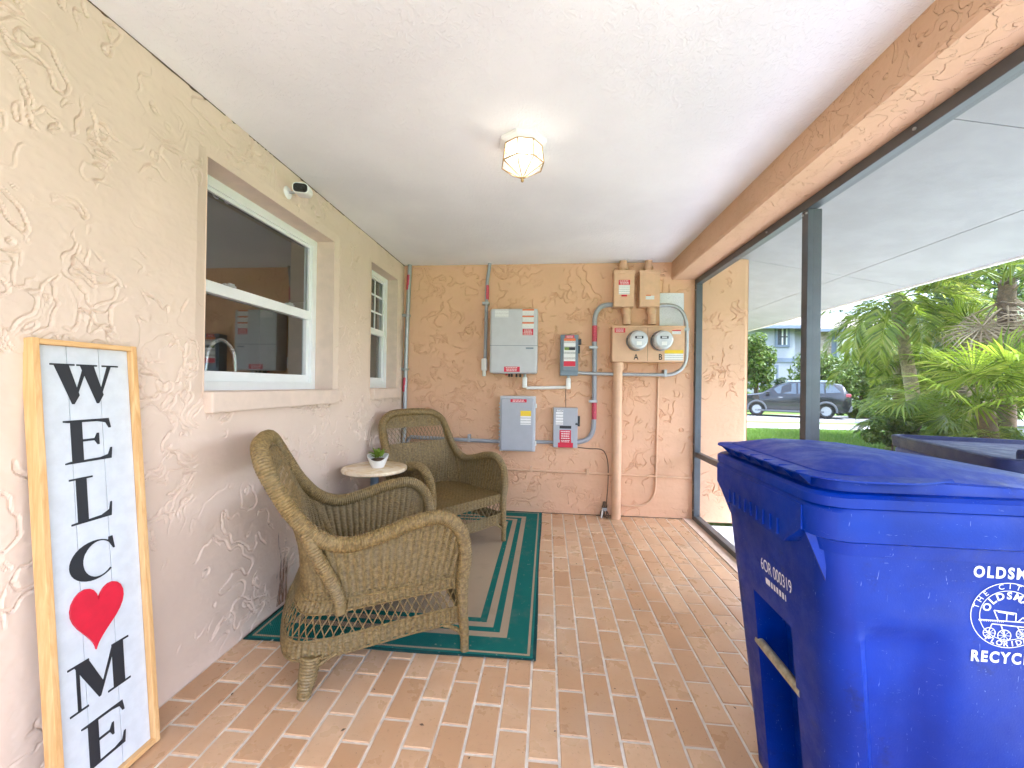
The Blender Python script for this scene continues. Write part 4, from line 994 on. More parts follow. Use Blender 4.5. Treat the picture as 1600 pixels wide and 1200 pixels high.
no = np_mesh('paper_notice', V, [(i*(n+1)+j, (i+1)*(n+1)+j, (i+1)*(n+1)+j+1, i*(n+1)+j+1) for i in range(n) for j in range(n)], paper(), smooth=True)
tag(no, 'crumpled white paper notice taped beside the tan boxes', 'notice')

# ================================================================== CARTS
def perim(hx, hy, r):
    # ring of points, counter-clockwise, dense on the sides; front is -x
    P = []
    def arcp(cx, cy, a0):
        for k in range(7): a = R(a0+90*k/6); P.append((cx+r*math.cos(a), cy+r*math.sin(a)))
    arcp(hx-r, hy-r, 0)
    for t in np.linspace(1, -1, 22)[1:-1]: P.append((t*(hx-r), hy))
    arcp(-hx+r, hy-r, 90)
    ysamp = [.17, .135, .102, .096, .06, .03, 0, -.03, -.06, -.096, -.102, -.135, -.17]
    for y in ysamp: P.append((-hx, y))
    arcp(-hx+r, -hy+r, 180)
    for t in np.linspace(-1, 1, 22)[1:-1]: P.append((t*(hx-r), -hy))
    arcp(hx-r, -hy+r, 270)
    for t in np.linspace(-1, 1, 8)[1:-1]: P.append((hx, t*(hy-r)))
    return P
def sst(a, b, x): t = max(0., min(1., (x-a)/(b-a))); return t*t*(3-2*t)
def cart(name, label, loc, rz, body, lidm, printed, tray, zb0=0.):
    t = thing(name, label, 'cart', loc, rz, 'wheeled carts by the screen')
    zs = [zb0+.03, zb0+.035, zb0+.05, zb0*.5+.06]+[.08+.02*k for k in range(0, 25)]+[.562, .570, .575]+[.59+.02*k for k in range(0, 16)]
    rings = []
    for z in sorted(zs):
        f = z/.90; hx, hy = .262+.083*f, .232+.052*f; r = .075-.02*f; ring = []
        if z < zb0+.05: hx -= (zb0+.05-z)*.6; hy -= (zb0+.05-z)*.6
        for x, y in perim(hx, hy, r):
            if x < -hx+.004 and abs(y) <= .0965 and z <= .566: x += .085
            if abs(y) > hy-.004 and -hx+r*1.0 < x < hx:
                k = sst(.70, .63, z)*sst(-.06, -.13, x); y -= math.copysign(.022*k, y)
            # slight crown of the upper side panel
            ring.append((x, y, z))
        rings.append(ring)
    MB().loft(rings, True, True).build('body', body, t)
    # rim
    b = MB(); rr = [(.845, .346, .287, .06), (.875, .352, .293, .062), (.882, .372, .305, .07), (.945, .374, .307, .07), (.955, .368, .301, .07), (.955, .33, .27, .05)]
    b.loft([[(x, y, z) for x, y in rrect(hx, hy, r, 7)] for z, hx, hy, r in rr], False, False); b.build('rim', body, t)
    # flared lifting lip at the front
    poly = [(.244, .944), (.244, .886), (.165, .828), (-.165, .828), (-.244, .886), (-.244, .944)]
    b = MB(); b.prism([(y, z) for y, z in poly], lambda u, v, w: (-.330-w*(1 if v > .85 else .90), u, v), .0462); b.build('lifting_lip', body, t)
    for k in range(-4, 5): MB().box((-.3780, k*.036-.0015, .838), (-.368, k*.036+.0015, .880), .0006).build('rib', body, t)
    for s in (1, -1): MB().add([(-.372, s*.252, .888), (-.325, s*.256, .888), (-.325, s*.254, .77), (-.372, s*.247, .888), (-.325, s*.249, .888), (-.325, s*.248, .77)], [(0, 1, 2), (5, 4, 3), (0, 3, 4, 1), (1, 4, 5, 2), (2, 5, 3, 0)]).build('gusset', body, t)
    MB().tube([(-.290, -.115, .400), (-.290, .115, .400)], .0135, 12).build('lift_bar', 'brassbar', t)
    # lid
    if not tray:
        b = MB(); rr = [(.957, .374, .306, .07), (.978, .374, .306, .07), (.986, .366, .298, .066), (.988, .345, .280, .06), (1.020, .340, .274, .058), (1.026, .334, .268, .056), (1.048, .27, .205, .05), (1.054, .20, .14, .05)]
        lidn = [(1.054, .20, .14, .05), (1.0545, .12, .09, .04)]; rr[-1:] = lidn
        b.loft([[(x+(.02 if z > 1.03 else 0), y, z-max(0, min(1, (x+.10)/.46))*max(0, z-.990)) for x, y in rrect(hx, hy, r, 12)] for z, hx, hy, r in rr], False, True); lid = b.build('lid', lidm, t); lid.data.set_sharp_from_angle(angle=R(10))
        # flange along the front of the lid
        ring = rrect(.340, .274, .058, 10); ring = [(-.075, .274)]+ring[11:33]+[(-.075, -.274)]       # far side, front, near side of the lid
        n_ = len(ring); outer = []
        cs_ = [(x, y) for x, y in ring]; arcl = [0]
        for p, q in zip(cs_[:-1], cs_[1:]): arcl.append(arcl[-1]+math.hypot(q[0]-p[0], q[1]-p[1]))
        cs_ = [(float(np.interp(u, arcl, [p[0] for p in cs_])), float(np.interp(u, arcl, [p[1] for p in cs_]))) for u in np.linspace(0, arcl[-1], 70)]
        inn, out_ = [], []
        for k, (x, y) in enumerate(cs_):
            a_, c_ = cs_[max(k-1, 0)], cs_[min(k+1, 69)]; tx, ty = c_[0]-a_[0], c_[1]-a_[1]; L2 = math.hypot(tx, ty); nx_, ny_ = ty/L2, -tx/L2
            wd_ = .040*sst(-.06, -.20, x); inn.append((x-nx_*.004, y-ny_*.004)); out_.append((x+nx_*wd_, y+ny_*wd_))
        b = MB()
        for lo, hi in ((1.0195, 1.0235),):
            vs = [(x, y, lo) for x, y in inn]+[(x, y, lo-.004) for x, y in out_]+[(x, y, hi) for x, y in inn]+[(x, y, hi-.004) for x, y in out_]; N = 70
            fs = []
            for k in range(N-1): fs += [(k, k+1, N+k+1, N+k), (2*N+k, 3*N+k, 3*N+k+1, 2*N+k+1), (N+k, N+k+1, 3*N+k+1, 3*N+k)]
            b.add(vs, fs, True)
        b.build('flange', lidm, lid)
        for k in range(-3, 4): MB().add([(-.3445, k*.075-.002, .989), (-.380, k*.075-.002, 1.0230), (-.342, k*.075-.002, 1.0230), (-.3445, k*.075+.002, .989), (-.380, k*.075+.002, 1.0230), (-.342, k*.075+.002, 1.0230)], [(0,1,2),(5,4,3),(0,3,4,1),(1,4,5,2),(2,5,3,0)]).build('lid_rib', lidm, lid)
    else:
        b = MB(); rr = [(.957, .378, .31, .05), (1.005, .382, .314, .05), (1.010, .376, .308, .05), (1.010, .366, .298, .045), (.992, .352, .284, .04), (.990, .10, .10, .03)]
        b.loft([[(x, y, z) for x, y in rrect(hx, hy, r, 7)] for z, hx, hy, r in rr], False, True); lid = b.build('lid', lidm, t)
        MB().box((.27, -.22, .985), (.40, .22, 1.035), .014).build('lid_grip', lidm, lid)
        for x, y in ((-.1, .05), (.12, -.1), (.15, .12)): MB().lathe([(.008, .9905), (.008, .993), (0, .993)], (x, y, 0), 8).build('vent_plug', 'black', lid)
    # handle bar and wheels at the back
    MB().tube([(.40, -.24, .93), (.40, .24, .93)], .015, 10).build('handle', body, t)
    for s in (1, -1):
        MB().box((.345, s*.22-.02, .90), (.41, s*.22+.02, .955), .006).build('hinge', body, t)
        wl = MB().lathe([(.02, -.025), (.125, -.025), (.13, -.015), (.13, .015), (.125, .025), (.02, .025)], (.265, s*.265, .131+zb0), 28, 'y').build('wheel', 'black', t)
        MB().lathe([(.0, .027*s), (.07, .027*s), (.075, .0255*s)], (.265, s*.265, .131+zb0), 20, 'y').build('hub', 'greybox2', wl)
    MB().tube([(.265, -.26, .131+zb0), (.265, .26, .131+zb0)], .01, 8).build('axle', 'galv', t)
    return t
MT['brassbar'] = simple('weathered metal bar', srgb(176, 168, 146), .5, .4, var=.25, vscale=40)
bin1 = cart('recycling_cart', 'blue recycling cart with white city seal, inside the screen', (1.437+.988*.93, 1.243*.93, .0854), R(-1.0), 'binblue', 'binblue', True, False, -.0918)
bin1.scale = (.93, .93, .93)
bin2 = cart('refuse_cart', 'dark navy lidded cart standing outside behind the blue cart', (3.40, 1.76, -.055), R(-108), 'binblue', 'binnavy', False, True)
bin2.scale = (1.04, 1.04, 1.04)
# prints on the blue cart
def front(u, v, w):  # u runs along -y seen from the front
    z = v; hx = .262+.083*(z/.90); return (-hx-.0008-w, -u, z)
def side(u, v, w):
    z = v; hy = .232+.052*(z/.90); return (u, -hy-.0010-w, z)
def pr(name, body, size, cu, cv, fr, bold=0., sp=1., sx=1.):
    vs, fs = textmesh(body, size, lambda u, v, w: fr(cu+u*sx, cv+v, 0), spacing=sp, bold=bold); return MB().add(vs, fs).build(name, 'print', bin1)
pr('serial_print', '6OR 000319', .052, .043, .684, front, 0, .95, .62)
b = MB(); 
for k in range(22):
    if k % 3 != 2 or k < 3: b.add([front(-.015+k*.0048, .632, 0), front(-.015+k*.0048+.0042, .632, 0), front(-.015+k*.0048+.0042, .650, 0), front(-.015+k*.0048, .650, 0)], [(0, 1, 2, 3)])
b.build('barcode_print', 'print', bin1)
SU, SV, SR = .034, .728, .074       # seal centre on the side, radius
pr('city_print', 'OLDSMAR', .034, SU, .822, side, .0013, 1.28, .80); pr('word_print', 'RECYCLE', .034, SU, .630, side, .0013, 1.28, .80)
b = MB()
def ringp(r0, r1, n=64, a0=0, a1=2*math.pi):
    for k in range(n):
        a, c = a0+(a1-a0)*k/n, a0+(a1-a0)*(k+1)/n
        b.add([side(SU+r0*math.cos(a), SV+r0*math.sin(a), 0), side(SU+r1*math.cos(a), SV+r1*math.sin(a), 0), side(SU+r1*math.cos(c), SV+r1*math.sin(c), 0), side(SU+r0*math.cos(c), SV+r0*math.sin(c), 0)], [(0, 1, 2, 3)])
ringp(SR-.0016, SR); ringp(SR*.76-.0014, SR*.76)
def seg2(x0, y0, x1, y1, wd=.0011):
    dx, dy = x1-x0, y1-y0; L = math.hypot(dx, dy); nx, ny = -dy/L*wd, dx/L*wd
    b.add([side(SU+x0+nx, SV+y0+ny, 0), side(SU+x0-nx, SV+y0-ny, 0), side(SU+x1-nx, SV+y1-ny, 0), side(SU+x1+nx, SV+y1+ny, 0)], [(0, 1, 2, 3)])
def circ(cx, cy, r, n=18, wd=.0009, spokes=8):
    for k in range(n):
        a, c = 2*math.pi*k/n, 2*math.pi*(k+1)/n; seg2(cx+r*math.cos(a), cy+r*math.sin(a), cx+r*math.cos(c), cy+r*math.sin(c), wd)
    for k in range(spokes): a = 2*math.pi*k/spokes; seg2(cx, cy, cx+r*math.cos(a), cy+r*math.sin(a), wd*.6)
circ(-.034, -.042, .012); circ(-.004, -.046, .013); circ(.030, -.040, .011)       # the carriage on the seal
for s in ((-.057, -.013, .052, -.013), (-.03, -.021, .034, -.024), (-.03, -.021, -.036, -.042), (-.012, -.022, -.004, -.046), (.02, -.024, .03, -.04),
          (-.018, -.013, -.028, .010), (-.028, .010, .016, .006), (.016, .006, .016, -.013), (-.020, .007, .012, .003), (-.002, .006, -.002, -.013), (.020, -.013, .03, -.002), (.03, -.002, .038, -.013)): seg2(*s)
for k in range(14): seg2(-.055+k*.0036, -.0115, -.055+k*.0036, -.0165, .0006)
b.build('seal_print', 'print', bin1)
def arctext(txt, r, size, a_mid, step, flip=False, bold=0.):
    n = len(txt); bb = MB()
    for k, ch in enumerate(txt):
        if ch == ' ': continue
        a = a_mid+(-(k-(n-1)/2) if not flip else (k-(n-1)/2))*step; ra = a-math.pi/2 if not flip else a+math.pi/2
        vs, fs = textmesh(ch, size, lambda u, v, w: side(SU+r*math.cos(a)+u*math.cos(ra)-v*math.sin(ra), SV+r*math.sin(a)+u*math.sin(ra)+v*math.cos(ra), 0), bold=bold); bb.add(vs, fs)
    bb.build('seal_lettering', 'print', bin1)
arctext('THE CITY OF', SR*.88, .0165, math.pi/2, .26); arctext('OLDSMAR', SR*.60, .022, math.pi/2, .40, False, .0007); arctext('FLORIDA', SR*.88, .0165, -math.pi/2, .20, True, .0004)

# ================================================================== OUTDOORS
def leaves_np(centers, radii, n, size, squash=1., seed=0, shell=.55):
    r = np.random.default_rng(seed); C = np.array(centers, float); Rr = np.array(radii, float)
    w = Rr**2/np.sum(Rr**2); k = r.choice(len(C), n, p=w)
    d = r.normal(size=(n, 3)); d /= np.linalg.norm(d, axis=1, keepdims=True); rad = Rr[k]*(shell+(1-shell)*r.random(n)**.6)
    p = C[k]+d*rad[:, None]*np.array([1, 1, squash]); 
    nn = d+r.normal(0, .7, (n, 3)); nn[:, 2] += .4; nn /= np.linalg.norm(nn, axis=1, keepdims=True)
    a = np.cross(nn, r.normal(size=(n, 3))); a /= np.linalg.norm(a, axis=1, keepdims=True); b = np.cross(nn, a)
    s = size*(.6+.8*r.random(n))[:, None]
    V = np.stack([p-a*s, p-b*s*.45+nn*s*.12, p+a*s, p+b*s*.45+nn*s*.12], 1).reshape(-1, 3)
    return V, np.arange(4*n).reshape(-1, 4)
def clumps(c, rx, ry, rz, n, r0, seed):
    r = np.random.default_rng(seed); out = []; rad = []
    for _ in range(n):
        d = r.normal(size=3); d /= np.linalg.norm(d); q = r.random()**.45
        out.append((c[0]+d[0]*rx*q, c[1]+d[1]*ry*q, c[2]+d[2]*rz*q)); rad.append(r0*r.uniform(.6, 1.25))
    return out, rad
def tree(name, label, base, h, rx, rz_, n, size, mat, trunk_r, seed, cat='tree', group=None, ry=None, trunkmat='barkdk', ncl=26, low=None):
    t = thing(name, label, cat, base, 0, group); ry = ry or rx
    cz = h-rz_
    cs, rs = clumps((0, 0, cz), rx*.8, ry*.8, rz_*.85, ncl, min(rx, rz_)*.36, seed); 
    V, Fq = leaves_np(cs, rs, n, size, .85, seed); V[:, 2] = np.maximum(V[:, 2], .02); np_mesh('crown', V, Fq, mat, t)
    b = MB(); b.tube([(0, 0, -.05), (.02*h, .01*h, cz*.6), (0, 0, cz)], [trunk_r, trunk_r*.8, trunk_r*.5], 10)
    rr = random.Random(seed)
    for k in range(6):
        c = cs[rr.randrange(len(cs))]; b.tube([(0, 0, cz*.55+rr.random()*cz*.3), (c[0]*.5, c[1]*.5, (cz*.8+c[2])/2), c], [trunk_r*.45, trunk_r*.3, trunk_r*.12], 6)
    b.build('trunk', trunkmat, t); return t
def gp(px, Yd, z=GZ): p = un(px, 600, 1, Yd); return Vector((p.x, Yd, z))

# --- house across the street
HY = 30.
def hx_(px, Yd=HY): return un(px, 600, 1, Yd).x
def hz_(py, Yd=HY, px=1230): return un(px, py, 1, Yd).z
MT['hblue'] = simple('pale blue stucco', srgb(166, 170, 177), .8, var=.04, bump=.2, bscale=30)
MT['htrim'] = simple('slate trim', srgb(120, 132, 150), .7, var=.05)
MT['shingle'] = simple('grey brown shingles', srgb(150, 138, 130), .9, var=.2, vscale=3, bump=.5, bscale=6)
def stonemat():
    m = NT('stacked stone'); v = m.coord('Object', (1, 1, 1)); br = m.n('TexBrick'); mp = m.n('Mapping'); m.l(v, mp.inputs[0]); mp.inputs['Rotation'].default_value = (R(90), 0, 0); m.l(mp.outputs[0], br.inputs[0])
    br.inputs['Scale'].default_value = 2.2; br.inputs['Color1'].default_value = (*srgb(176, 158, 140), 1); br.inputs['Color2'].default_value = (*srgb(214, 202, 188), 1); br.inputs['Mortar'].default_value = (*srgb(128, 116, 104), 1)
    m.col(br.outputs[0]); m.set(Roughness=.9); m.bump(br.outputs[1], .6, .03); return m.m
MT['stone'] = stonemat()
MT['nightglass'] = simple('dark window glass', srgb(70, 78, 84), .1, var=.2, vscale=2)
ho = thing('house', 'pale blue two storey house across the street', 'house', (0, 0, GZ))
hx0, hx1, hx2, hx3 = hx_(1120), hx_(1241), hx_(1316), hx_(1480); ze = hz_(512); zt = hz_(480)
def hb(name, a, b, mat, parent=ho, bev=0): 
    return MB().box((a[0], a[1], a[2]-GZ), (b[0], b[1], b[2]-GZ), bev).build(name, mat, parent)
wl_ = hb('wall', (hx0, HY, GZ), (hx1, HY+8, ze), 'hblue'); hb('wall', (hx1, HY+1.2, GZ), (hx3, HY+8, ze-.1), 'hblue')
hb('stone_panel', (hx_(1283, HY+1), HY+1.12, hz_(560)), (hx2, HY+1.19, ze-.12), 'stone'); hb('corner_trim', (hx2, HY+1.1, GZ), (hx2+.35, HY+1.195, ze-.11), 'htrim')
hb('wing_wall', (hx2+.35, HY+.9, GZ), (hx3, HY+1.19, ze-.12), 'white_vinyl')
hb('floor_band', (hx0, HY-.05, hz_(566)), (hx1+.02, HY-.002, hz_(559.5)), 'htrim')
def hwin(px0, py0, px1, py1, Yd=HY):
    x0, x1, z0, z1 = hx_(px0), hx_(px1), hz_(py1), hz_(py0); t = .16
    wi = MB().box((x0-t, Yd-.07, z0-t-GZ), (x1+t, Yd-.003, z0-GZ)).box((x0-t, Yd-.07, z1-GZ), (x1+t, Yd-.003, z1+t-GZ)).box((x0-t, Yd-.07, z0-GZ), (x0, Yd-.003, z1-GZ)).box((x1, Yd-.07, z0-GZ), (x1+t, Yd-.003, z1-GZ)).build('window', 'htrim', ho)
    MB().box((x0, Yd-.03, z0-GZ), (x1, Yd-.006, z1-GZ)).build('pane', 'nightglass', wi)
    xm, zm_ = (x0+x1)/2, (z0+z1)/2
    MB().box((xm-.05, Yd-.045, z0-GZ), (xm+.05, Yd-.031, z1-GZ)).box((x1-.1, Yd-.045, z0-GZ), (x1, Yd-.031, z1-GZ)).build('curtain', 'white', wi)
    MB().box((x0, Yd-.06, zm_-.04-GZ), (x1, Yd-.046, zm_+.04-GZ)).build('sash_bar', 'ink', wi)
hwin(1213.5, 514, 1229, 539); hwin(1201, 574, 1211.5, 593)
e = .7
def hip(name, x0, x1, y0, y1, z, hgt, mat):
    b = MB(); ym = (y0+y1)/2; ins = (y1-y0)/2
    v = [(x0, y0, z), (x1, y0, z), (x1, y1, z), (x0, y1, z), (x0+ins, ym, z+hgt), (x1-ins, ym, z+hgt)]
    v = [(a, c, d-GZ) for a, c, d in v]; b.add(v, [(0, 1, 5, 4), (1, 2, 5), (2, 3, 4, 5), (3, 0, 4), (3, 2, 1, 0)]); r_ = b.build(name, mat, ho)
    MB().box((x0, y0-.03, z-.2-GZ), (x1, y0, z+.03-GZ)).box((x1, y0, z-.2-GZ), (x1+.03, y1, z+.03-GZ)).build('fascia', 'htrim', r_); return r_
hip('roof', hx0-e, hx1+e, HY-e, HY+8+e, ze+.05, 1.7, 'shingle'); hip('roof', hx1-4, hx3+e, HY+.4, HY+9, ze-.02, 1.9, 'shingle')
hb('downspout', (hx2+.5, HY+.80, GZ), (hx2+.62, HY+.895, ze-.1), 'white_vinyl')

# --- planting by the house
tree('columnar_tree', 'dense green yellow tinged tree left of the pale blue house', gp(1180, 25), 5.3, 1.15, 2.4, 6000, .10, 'leaf', .14, 3, ncl=40)
tree('clipped_hedge', 'broad bright green hedge in front of the pale blue house', gp(1283, 24.5), 3.55, 2.05, 1.75, 9000, .10, 'leaf', .12, 4, 'hedge', ncl=60, ry=1.4)
tree('clipped_hedge', 'broad green hedge behind the drooping palm fronds', gp(1345, 25), 3.5, 1.9, 1.7, 7000, .10, 'leaf', .12, 14, 'hedge', ncl=50, ry=1.4)
tree('round_shrub', 'low yellow green shrub beyond the parked car', gp(1178, 24), 1.35, 1.0, .65, 2600, .08, 'leafyel', .06, 5, 'shrub', ncl=26)
tree('grey_shrub', 'grey green shrub under the pale blue house', gp(1227, 28.5), 2.2, 1.0, 1.1, 1600, .10, 'leafdark', .06, 6, 'shrub', ncl=20)
tree('round_shrub', 'small green shrub beside the lower window', gp(1193, 27.5), 1.5, .7, .7, 1200, .09, 'leaf', .05, 8, 'shrub', ncl=16)
tree('low_hedge', 'low green hedge right of the parked car', gp(1352, 19.8), .95, 1.5, .5, 5000, .07, 'leaf', .05, 9, 'hedge', ncl=46, ry=.7)
tree('low_hedge', 'low green hedge ahead of the palms', gp(1402, 17.2), 1.0, 1.5, .5, 4500, .07, 'leaf', .05, 10, 'hedge', ncl=40, ry=.7)
for k, (px, Yd, h, rx, rzz) in enumerate(((1300, 48, 10.2, 3.6, 2.8), (1345, 44, 9.4, 3.2, 2.6), (1395, 46, 10.8, 3.4, 3.0), (1455, 40, 10.6, 3.6, 3.2), (1255, 55, 10.4, 3.5, 2.6))):
    tree('oak_tree', ['dark oak above the house ridge, leftmost but one', 'dark oak above the middle of the house roof', 'dark oak right of the house roof behind the palm trunk', 'dark oak standing behind the palms', 'dark oak farthest left above the house roof'][k], gp(px, Yd), h, rx, rzz, 4200, .20, 'leafdark', .35, 20+k, 'tree', 'oaks behind the house', ncl=24)
for k, (px, Yd, h) in enumerate(((1500, 24, 8.6), (1560, 20, 8.4), (1625, 17, 7.6), (1700, 15, 6.5), (1440, 27, 6.6))):
    tree('broadleaf_tree', ['broad green tree behind the fan palms', 'broad green tree behind the tall shaggy palm', 'broad green tree at the right edge of the view', 'broad green tree beyond the right edge', 'broad green tree behind the pale palm trunk'][k], gp(px, Yd), h, 2.5, 3.3, 5200, .13, 'leafdark' if k % 2 else 'leaf', .2, 40+k, 'tree', 'trees behind the palms', ncl=34)

# --- palms
def frond_mesh(L, droop, nl, ll, lw, seed, vee=.5):
    r = random.Random(seed); b = MB(); P = []; n = 14
    for i in range(n+1):
        t = i/n; ang = 1.0-droop*t*1.0
        P.append(Vector((0, 0, 0)) if i == 0 else P[-1]+Vector((math.cos(.75-droop*t), 0, math.sin(.75-droop*t)))*L/n)
    b.tube(P, [.016*(1-.8*i/n) for i in range(n+1)], 5)
    for k in range(nl):
        t = .16+.84*(k+.5)/nl; i = min(n-1, int(t*n)); p = P[i].lerp(P[i+1], t*n-i); T = (P[i+1]-P[i]).normalized(); up = Vector((0, 1, 0)).cross(T)*-1
        for s in (1, -1):
            l = ll*(.55+.6*math.sin(math.pi*min(1, t*.95+.12)))*r.uniform(.8, 1.1); dirv = (T*(.55+.6*t)+Vector((0, s, 0))*(1.0-.35*t)+up*(vee*r.uniform(.3, 1.1)-.2)).normalized()
            tip = p+dirv*l+Vector((0, 0, -.16*l*r.uniform(.5, 1.8))); mid = p+dirv*l*.5+up*.02; wv = T.cross(dirv).cross(dirv).normalized()*lw
            b.add([p, mid+wv, tip, mid-wv], [(0, 1, 2, 3)])
    return b
def fan_mesh(Lp, Rf, nb, seed):
    r = random.Random(seed); b = MB(); c = Vector((Lp*.92, 0, Lp*.34))
    b.tube([(0, 0, 0), (Lp*.5, 0, Lp*.24), c], [.018, .013, .010], 5)
    ax = Vector((.80, 0, .10)).normalized(); up = Vector((-.12, 0, 1)).normalized()
    for k in range(nb):
        a = R(-140+280*k/(nb-1)); d = (ax*math.cos(a)+Vector((0, 1, 0))*math.sin(a)+up*(.16*math.cos(a*2)+r.uniform(-.04, .06))).normalized(); l = Rf*(.80+.25*math.cos(a*.6))*r.uniform(.9, 1.06)
        w_ = d.cross(up).normalized()*Rf*.021; mid = c+d*l*.55; tip = c+d*l+Vector((0, 0, -.22*l*r.uniform(.3, 1.3)))
        b.add([c, mid+w_+up*.012, tip, mid-w_+up*.012], [(0, 1, 2, 3)])
    return b
def palm(name, label, base, h, tr, kind, nf, L, seed, mat='palm', dead=0, lean=(0, 0), trunkmat='bark', boots=True, tmin=-.5, tmax=1.0):
    t = thing(name, label, 'palm', base, 0, 'palms in the garden bed'); r = random.Random(seed)
    top = Vector((lean[0], lean[1], h)); path = [Vector((0, 0, -.05)), Vector((lean[0]*.3, lean[1]*.3, h*.4)), Vector((lean[0]*.7, lean[1]*.7, h*.75)), top]
    sp = smoothpath(path, 10); b = MB(); rr = [tr*(1.12-.25*i/len(sp)+(.05 if i % 2 else 0)) for i in range(len(sp))]; b.tube(sp, rr, 12)
    if boots:
        for k in range(int(h*26)):
            i = r.randrange(len(sp)); p = sp[i]; a = r.random()*6.28; d = Vector((math.cos(a), math.sin(a), 0)); q = p+d*tr*.9
            b.add([q+Vector((-d.y, d.x, 0))*.04, q-Vector((-d.y, d.x, 0))*.04, q+d*.07+Vector((0, 0, .12))], [(0, 1, 2)])
    b.build('trunk', trunkmat, t)
    ms = [(frond_mesh(L, r.uniform(1.3, 2.0), 46, L*.30, .013+.004*L, seed*9+k) if kind == 'feather' else fan_mesh(L*.55, L*.55, 46, seed*9+k)) for k in range(3)]
    md_ = [None]*3
    for k in range(nf):
        i = k % 3
        if md_[i] is None: o = ms[i].build('frond', mat, t); md_[i] = o.data
        else: o = link('frond', md_[i], t)
        o.location = top+Vector((r.uniform(-.05, .05), r.uniform(-.05, .05), r.uniform(-.15, .1))); s = r.uniform(.85, 1.15); o.scale = (s, s, s)
        o.rotation_euler = (r.uniform(-.3, .3), -r.uniform(tmin, tmax), k*2.39996+r.uniform(-.2, .2))
    if dead:
        dm = None
        for k in range(dead):
            if dm is None: o = (fan_mesh(L*.45, L*.42, 22, seed+77)).build('dry_frond', 'deadfrond', t); dm = o.data
            else: o = link('dry_frond', dm, t)
            o.location = top+Vector((0, 0, -.15-.5*r.random())); o.rotation_euler = (r.uniform(-.4, .4), r.uniform(.9, 1.5), k*2.4)
    return t
palm('cabbage_palm', 'tall palm with pale ringed trunk in the middle of the garden', gp(1437, 9.6), 3.45, .115, 'feather', 20, 1.7, 3, lean=(-.45, .1), boots=False, tmin=-1.0, tmax=.8)
palm('cabbage_palm', 'shaggy palm with dry hanging fronds at the right edge', gp(1572, 7.8), 3.30, .12, 'fan', 14, 1.6, 5, dead=16, trunkmat='barkdk', tmin=-.4, tmax=.9)
palm('date_palm', 'feathery palm with fronds drooping over the hedge', gp(1405, 11.5), 2.15, .12, 'feather', 22, 1.55, 7, tmin=-.9, tmax=.5)
palm('fan_palm', 'fan palm of mid height left of the shaggy palm', gp(1508, 8.8), 2.2, .09, 'fan', 10, 1.3, 9, dead=4, tmin=-.5, tmax=.9)
palm('fan_palm', 'low bright fan palm with rough leaning trunk above the navy cart', gp(1552, 6.8), 1.15, .11, 'fan', 13, 1.35, 11, lean=(-.12, 0), trunkmat='barkdk', tmin=-.4, tmax=.9)
palm('fan_palm', 'small fan palm rising behind the navy cart', gp(1503, 7.2), .40, .06, 'fan', 9, .85, 13, tmin=-.1, tmax=1.0)
palm('fan_palm', 'fan palm at the far right edge of the garden', gp(1650, 6.4), 1.25, .11, 'fan', 13, 1.4, 15, tmin=-.4, tmax=.9)
palm('date_palm', 'feathery palm low behind the pale trunk', gp(1458, 10.8), 1.2, .11, 'feather', 20, 1.5, 17, tmin=-.7, tmax=.7)
palm('date_palm', 'dark feathery palm filling the gap behind the fan palms', gp(1535, 11.2), 2.5, .14, 'feather', 24, 2.0, 19, 'palmdk', tmin=-.9, tmax=.7)
palm('date_palm', 'dark feathery palm beyond the right edge of the garden', gp(1640, 9.6), 2.3, .14, 'feather', 22, 2.0, 21, 'palmdk', tmin=-.9, tmax=.7)
palm('areca_palm', 'yellowing low palm between the shrubs', gp(1432, 8.8), .55, .05, 'feather', 12, 1.0, 23, 'leafyel', tmin=-.2, tmax=.9)
sh_l = ['leafy green shrub at the left end of the garden bed', 'leafy green shrub second in the garden bed', 'leafy shrub below the pale palm trunk', 'leafy shrub in front of the small fan palm', 'leafy shrub near the leaning trunk', 'leafy shrub at the right end of the garden bed']
for k, (px, Yd, h) in enumerate(((1395, 8.9, .85), (1420, 9.3, 1.0), (1455, 8.9, 1.0), (1482, 8.0, .75), (1530, 7.6, .7), (1595, 7.2, .8))):
    tree('garden_shrub', sh_l[k], gp(px, Yd), h, .55, h*.48, 1700, .055, 'leaf' if k != 3 else 'leafyel', .02, 60+k, 'shrub', 'shrubs in the garden bed', ncl=16)
m = MB(); bed = [gp(1378, 9.6, 0), gp(1388, 8.2, 0), gp(1440, 7.0, 0), gp(1500, 5.9, 0), gp(1800, 4.6, 0), gp(1900, 8, 0), gp(1640, 12, 0), gp(1440, 12.5, 0), gp(1395, 11, 0)]
m.prism([(p.x, p.y) for p in bed], lambda u, v, w: (u, v, GZ-.02+w), .035); structure(m.build('garden_bed', 'mulch'))
# --- grass
n = 70000; r = np.random.default_rng(5)
gx = r.uniform(4.8, 17, n); gy = r.uniform(7.2, 13.9, n); keep = (gx/gy > .42) & (gx/gy < 1.25); gx, gy = gx[keep], gy[keep]; n = len(gx)
h = r.uniform(.035, .085, n); a = r.random(n)*6.28; w_ = .006+.006*r.random(n); lx, ly = r.normal(0, .025, n), r.normal(0, .025, n)
P0 = np.stack([gx-np.cos(a)*w_, gy-np.sin(a)*w_, np.full(n, GZ)], -1); P1 = np.stack([gx+np.cos(a)*w_, gy+np.sin(a)*w_, np.full(n, GZ)], -1); P2 = np.stack([gx+lx, gy+ly, GZ+h], -1)
stuff(np_mesh('grass', np.stack([P0, P1, P2], 1).reshape(-1, 3), np.arange(3*n).reshape(-1, 3), 'grassblade'))['label'] = 'bright green lawn grass beyond the patio'

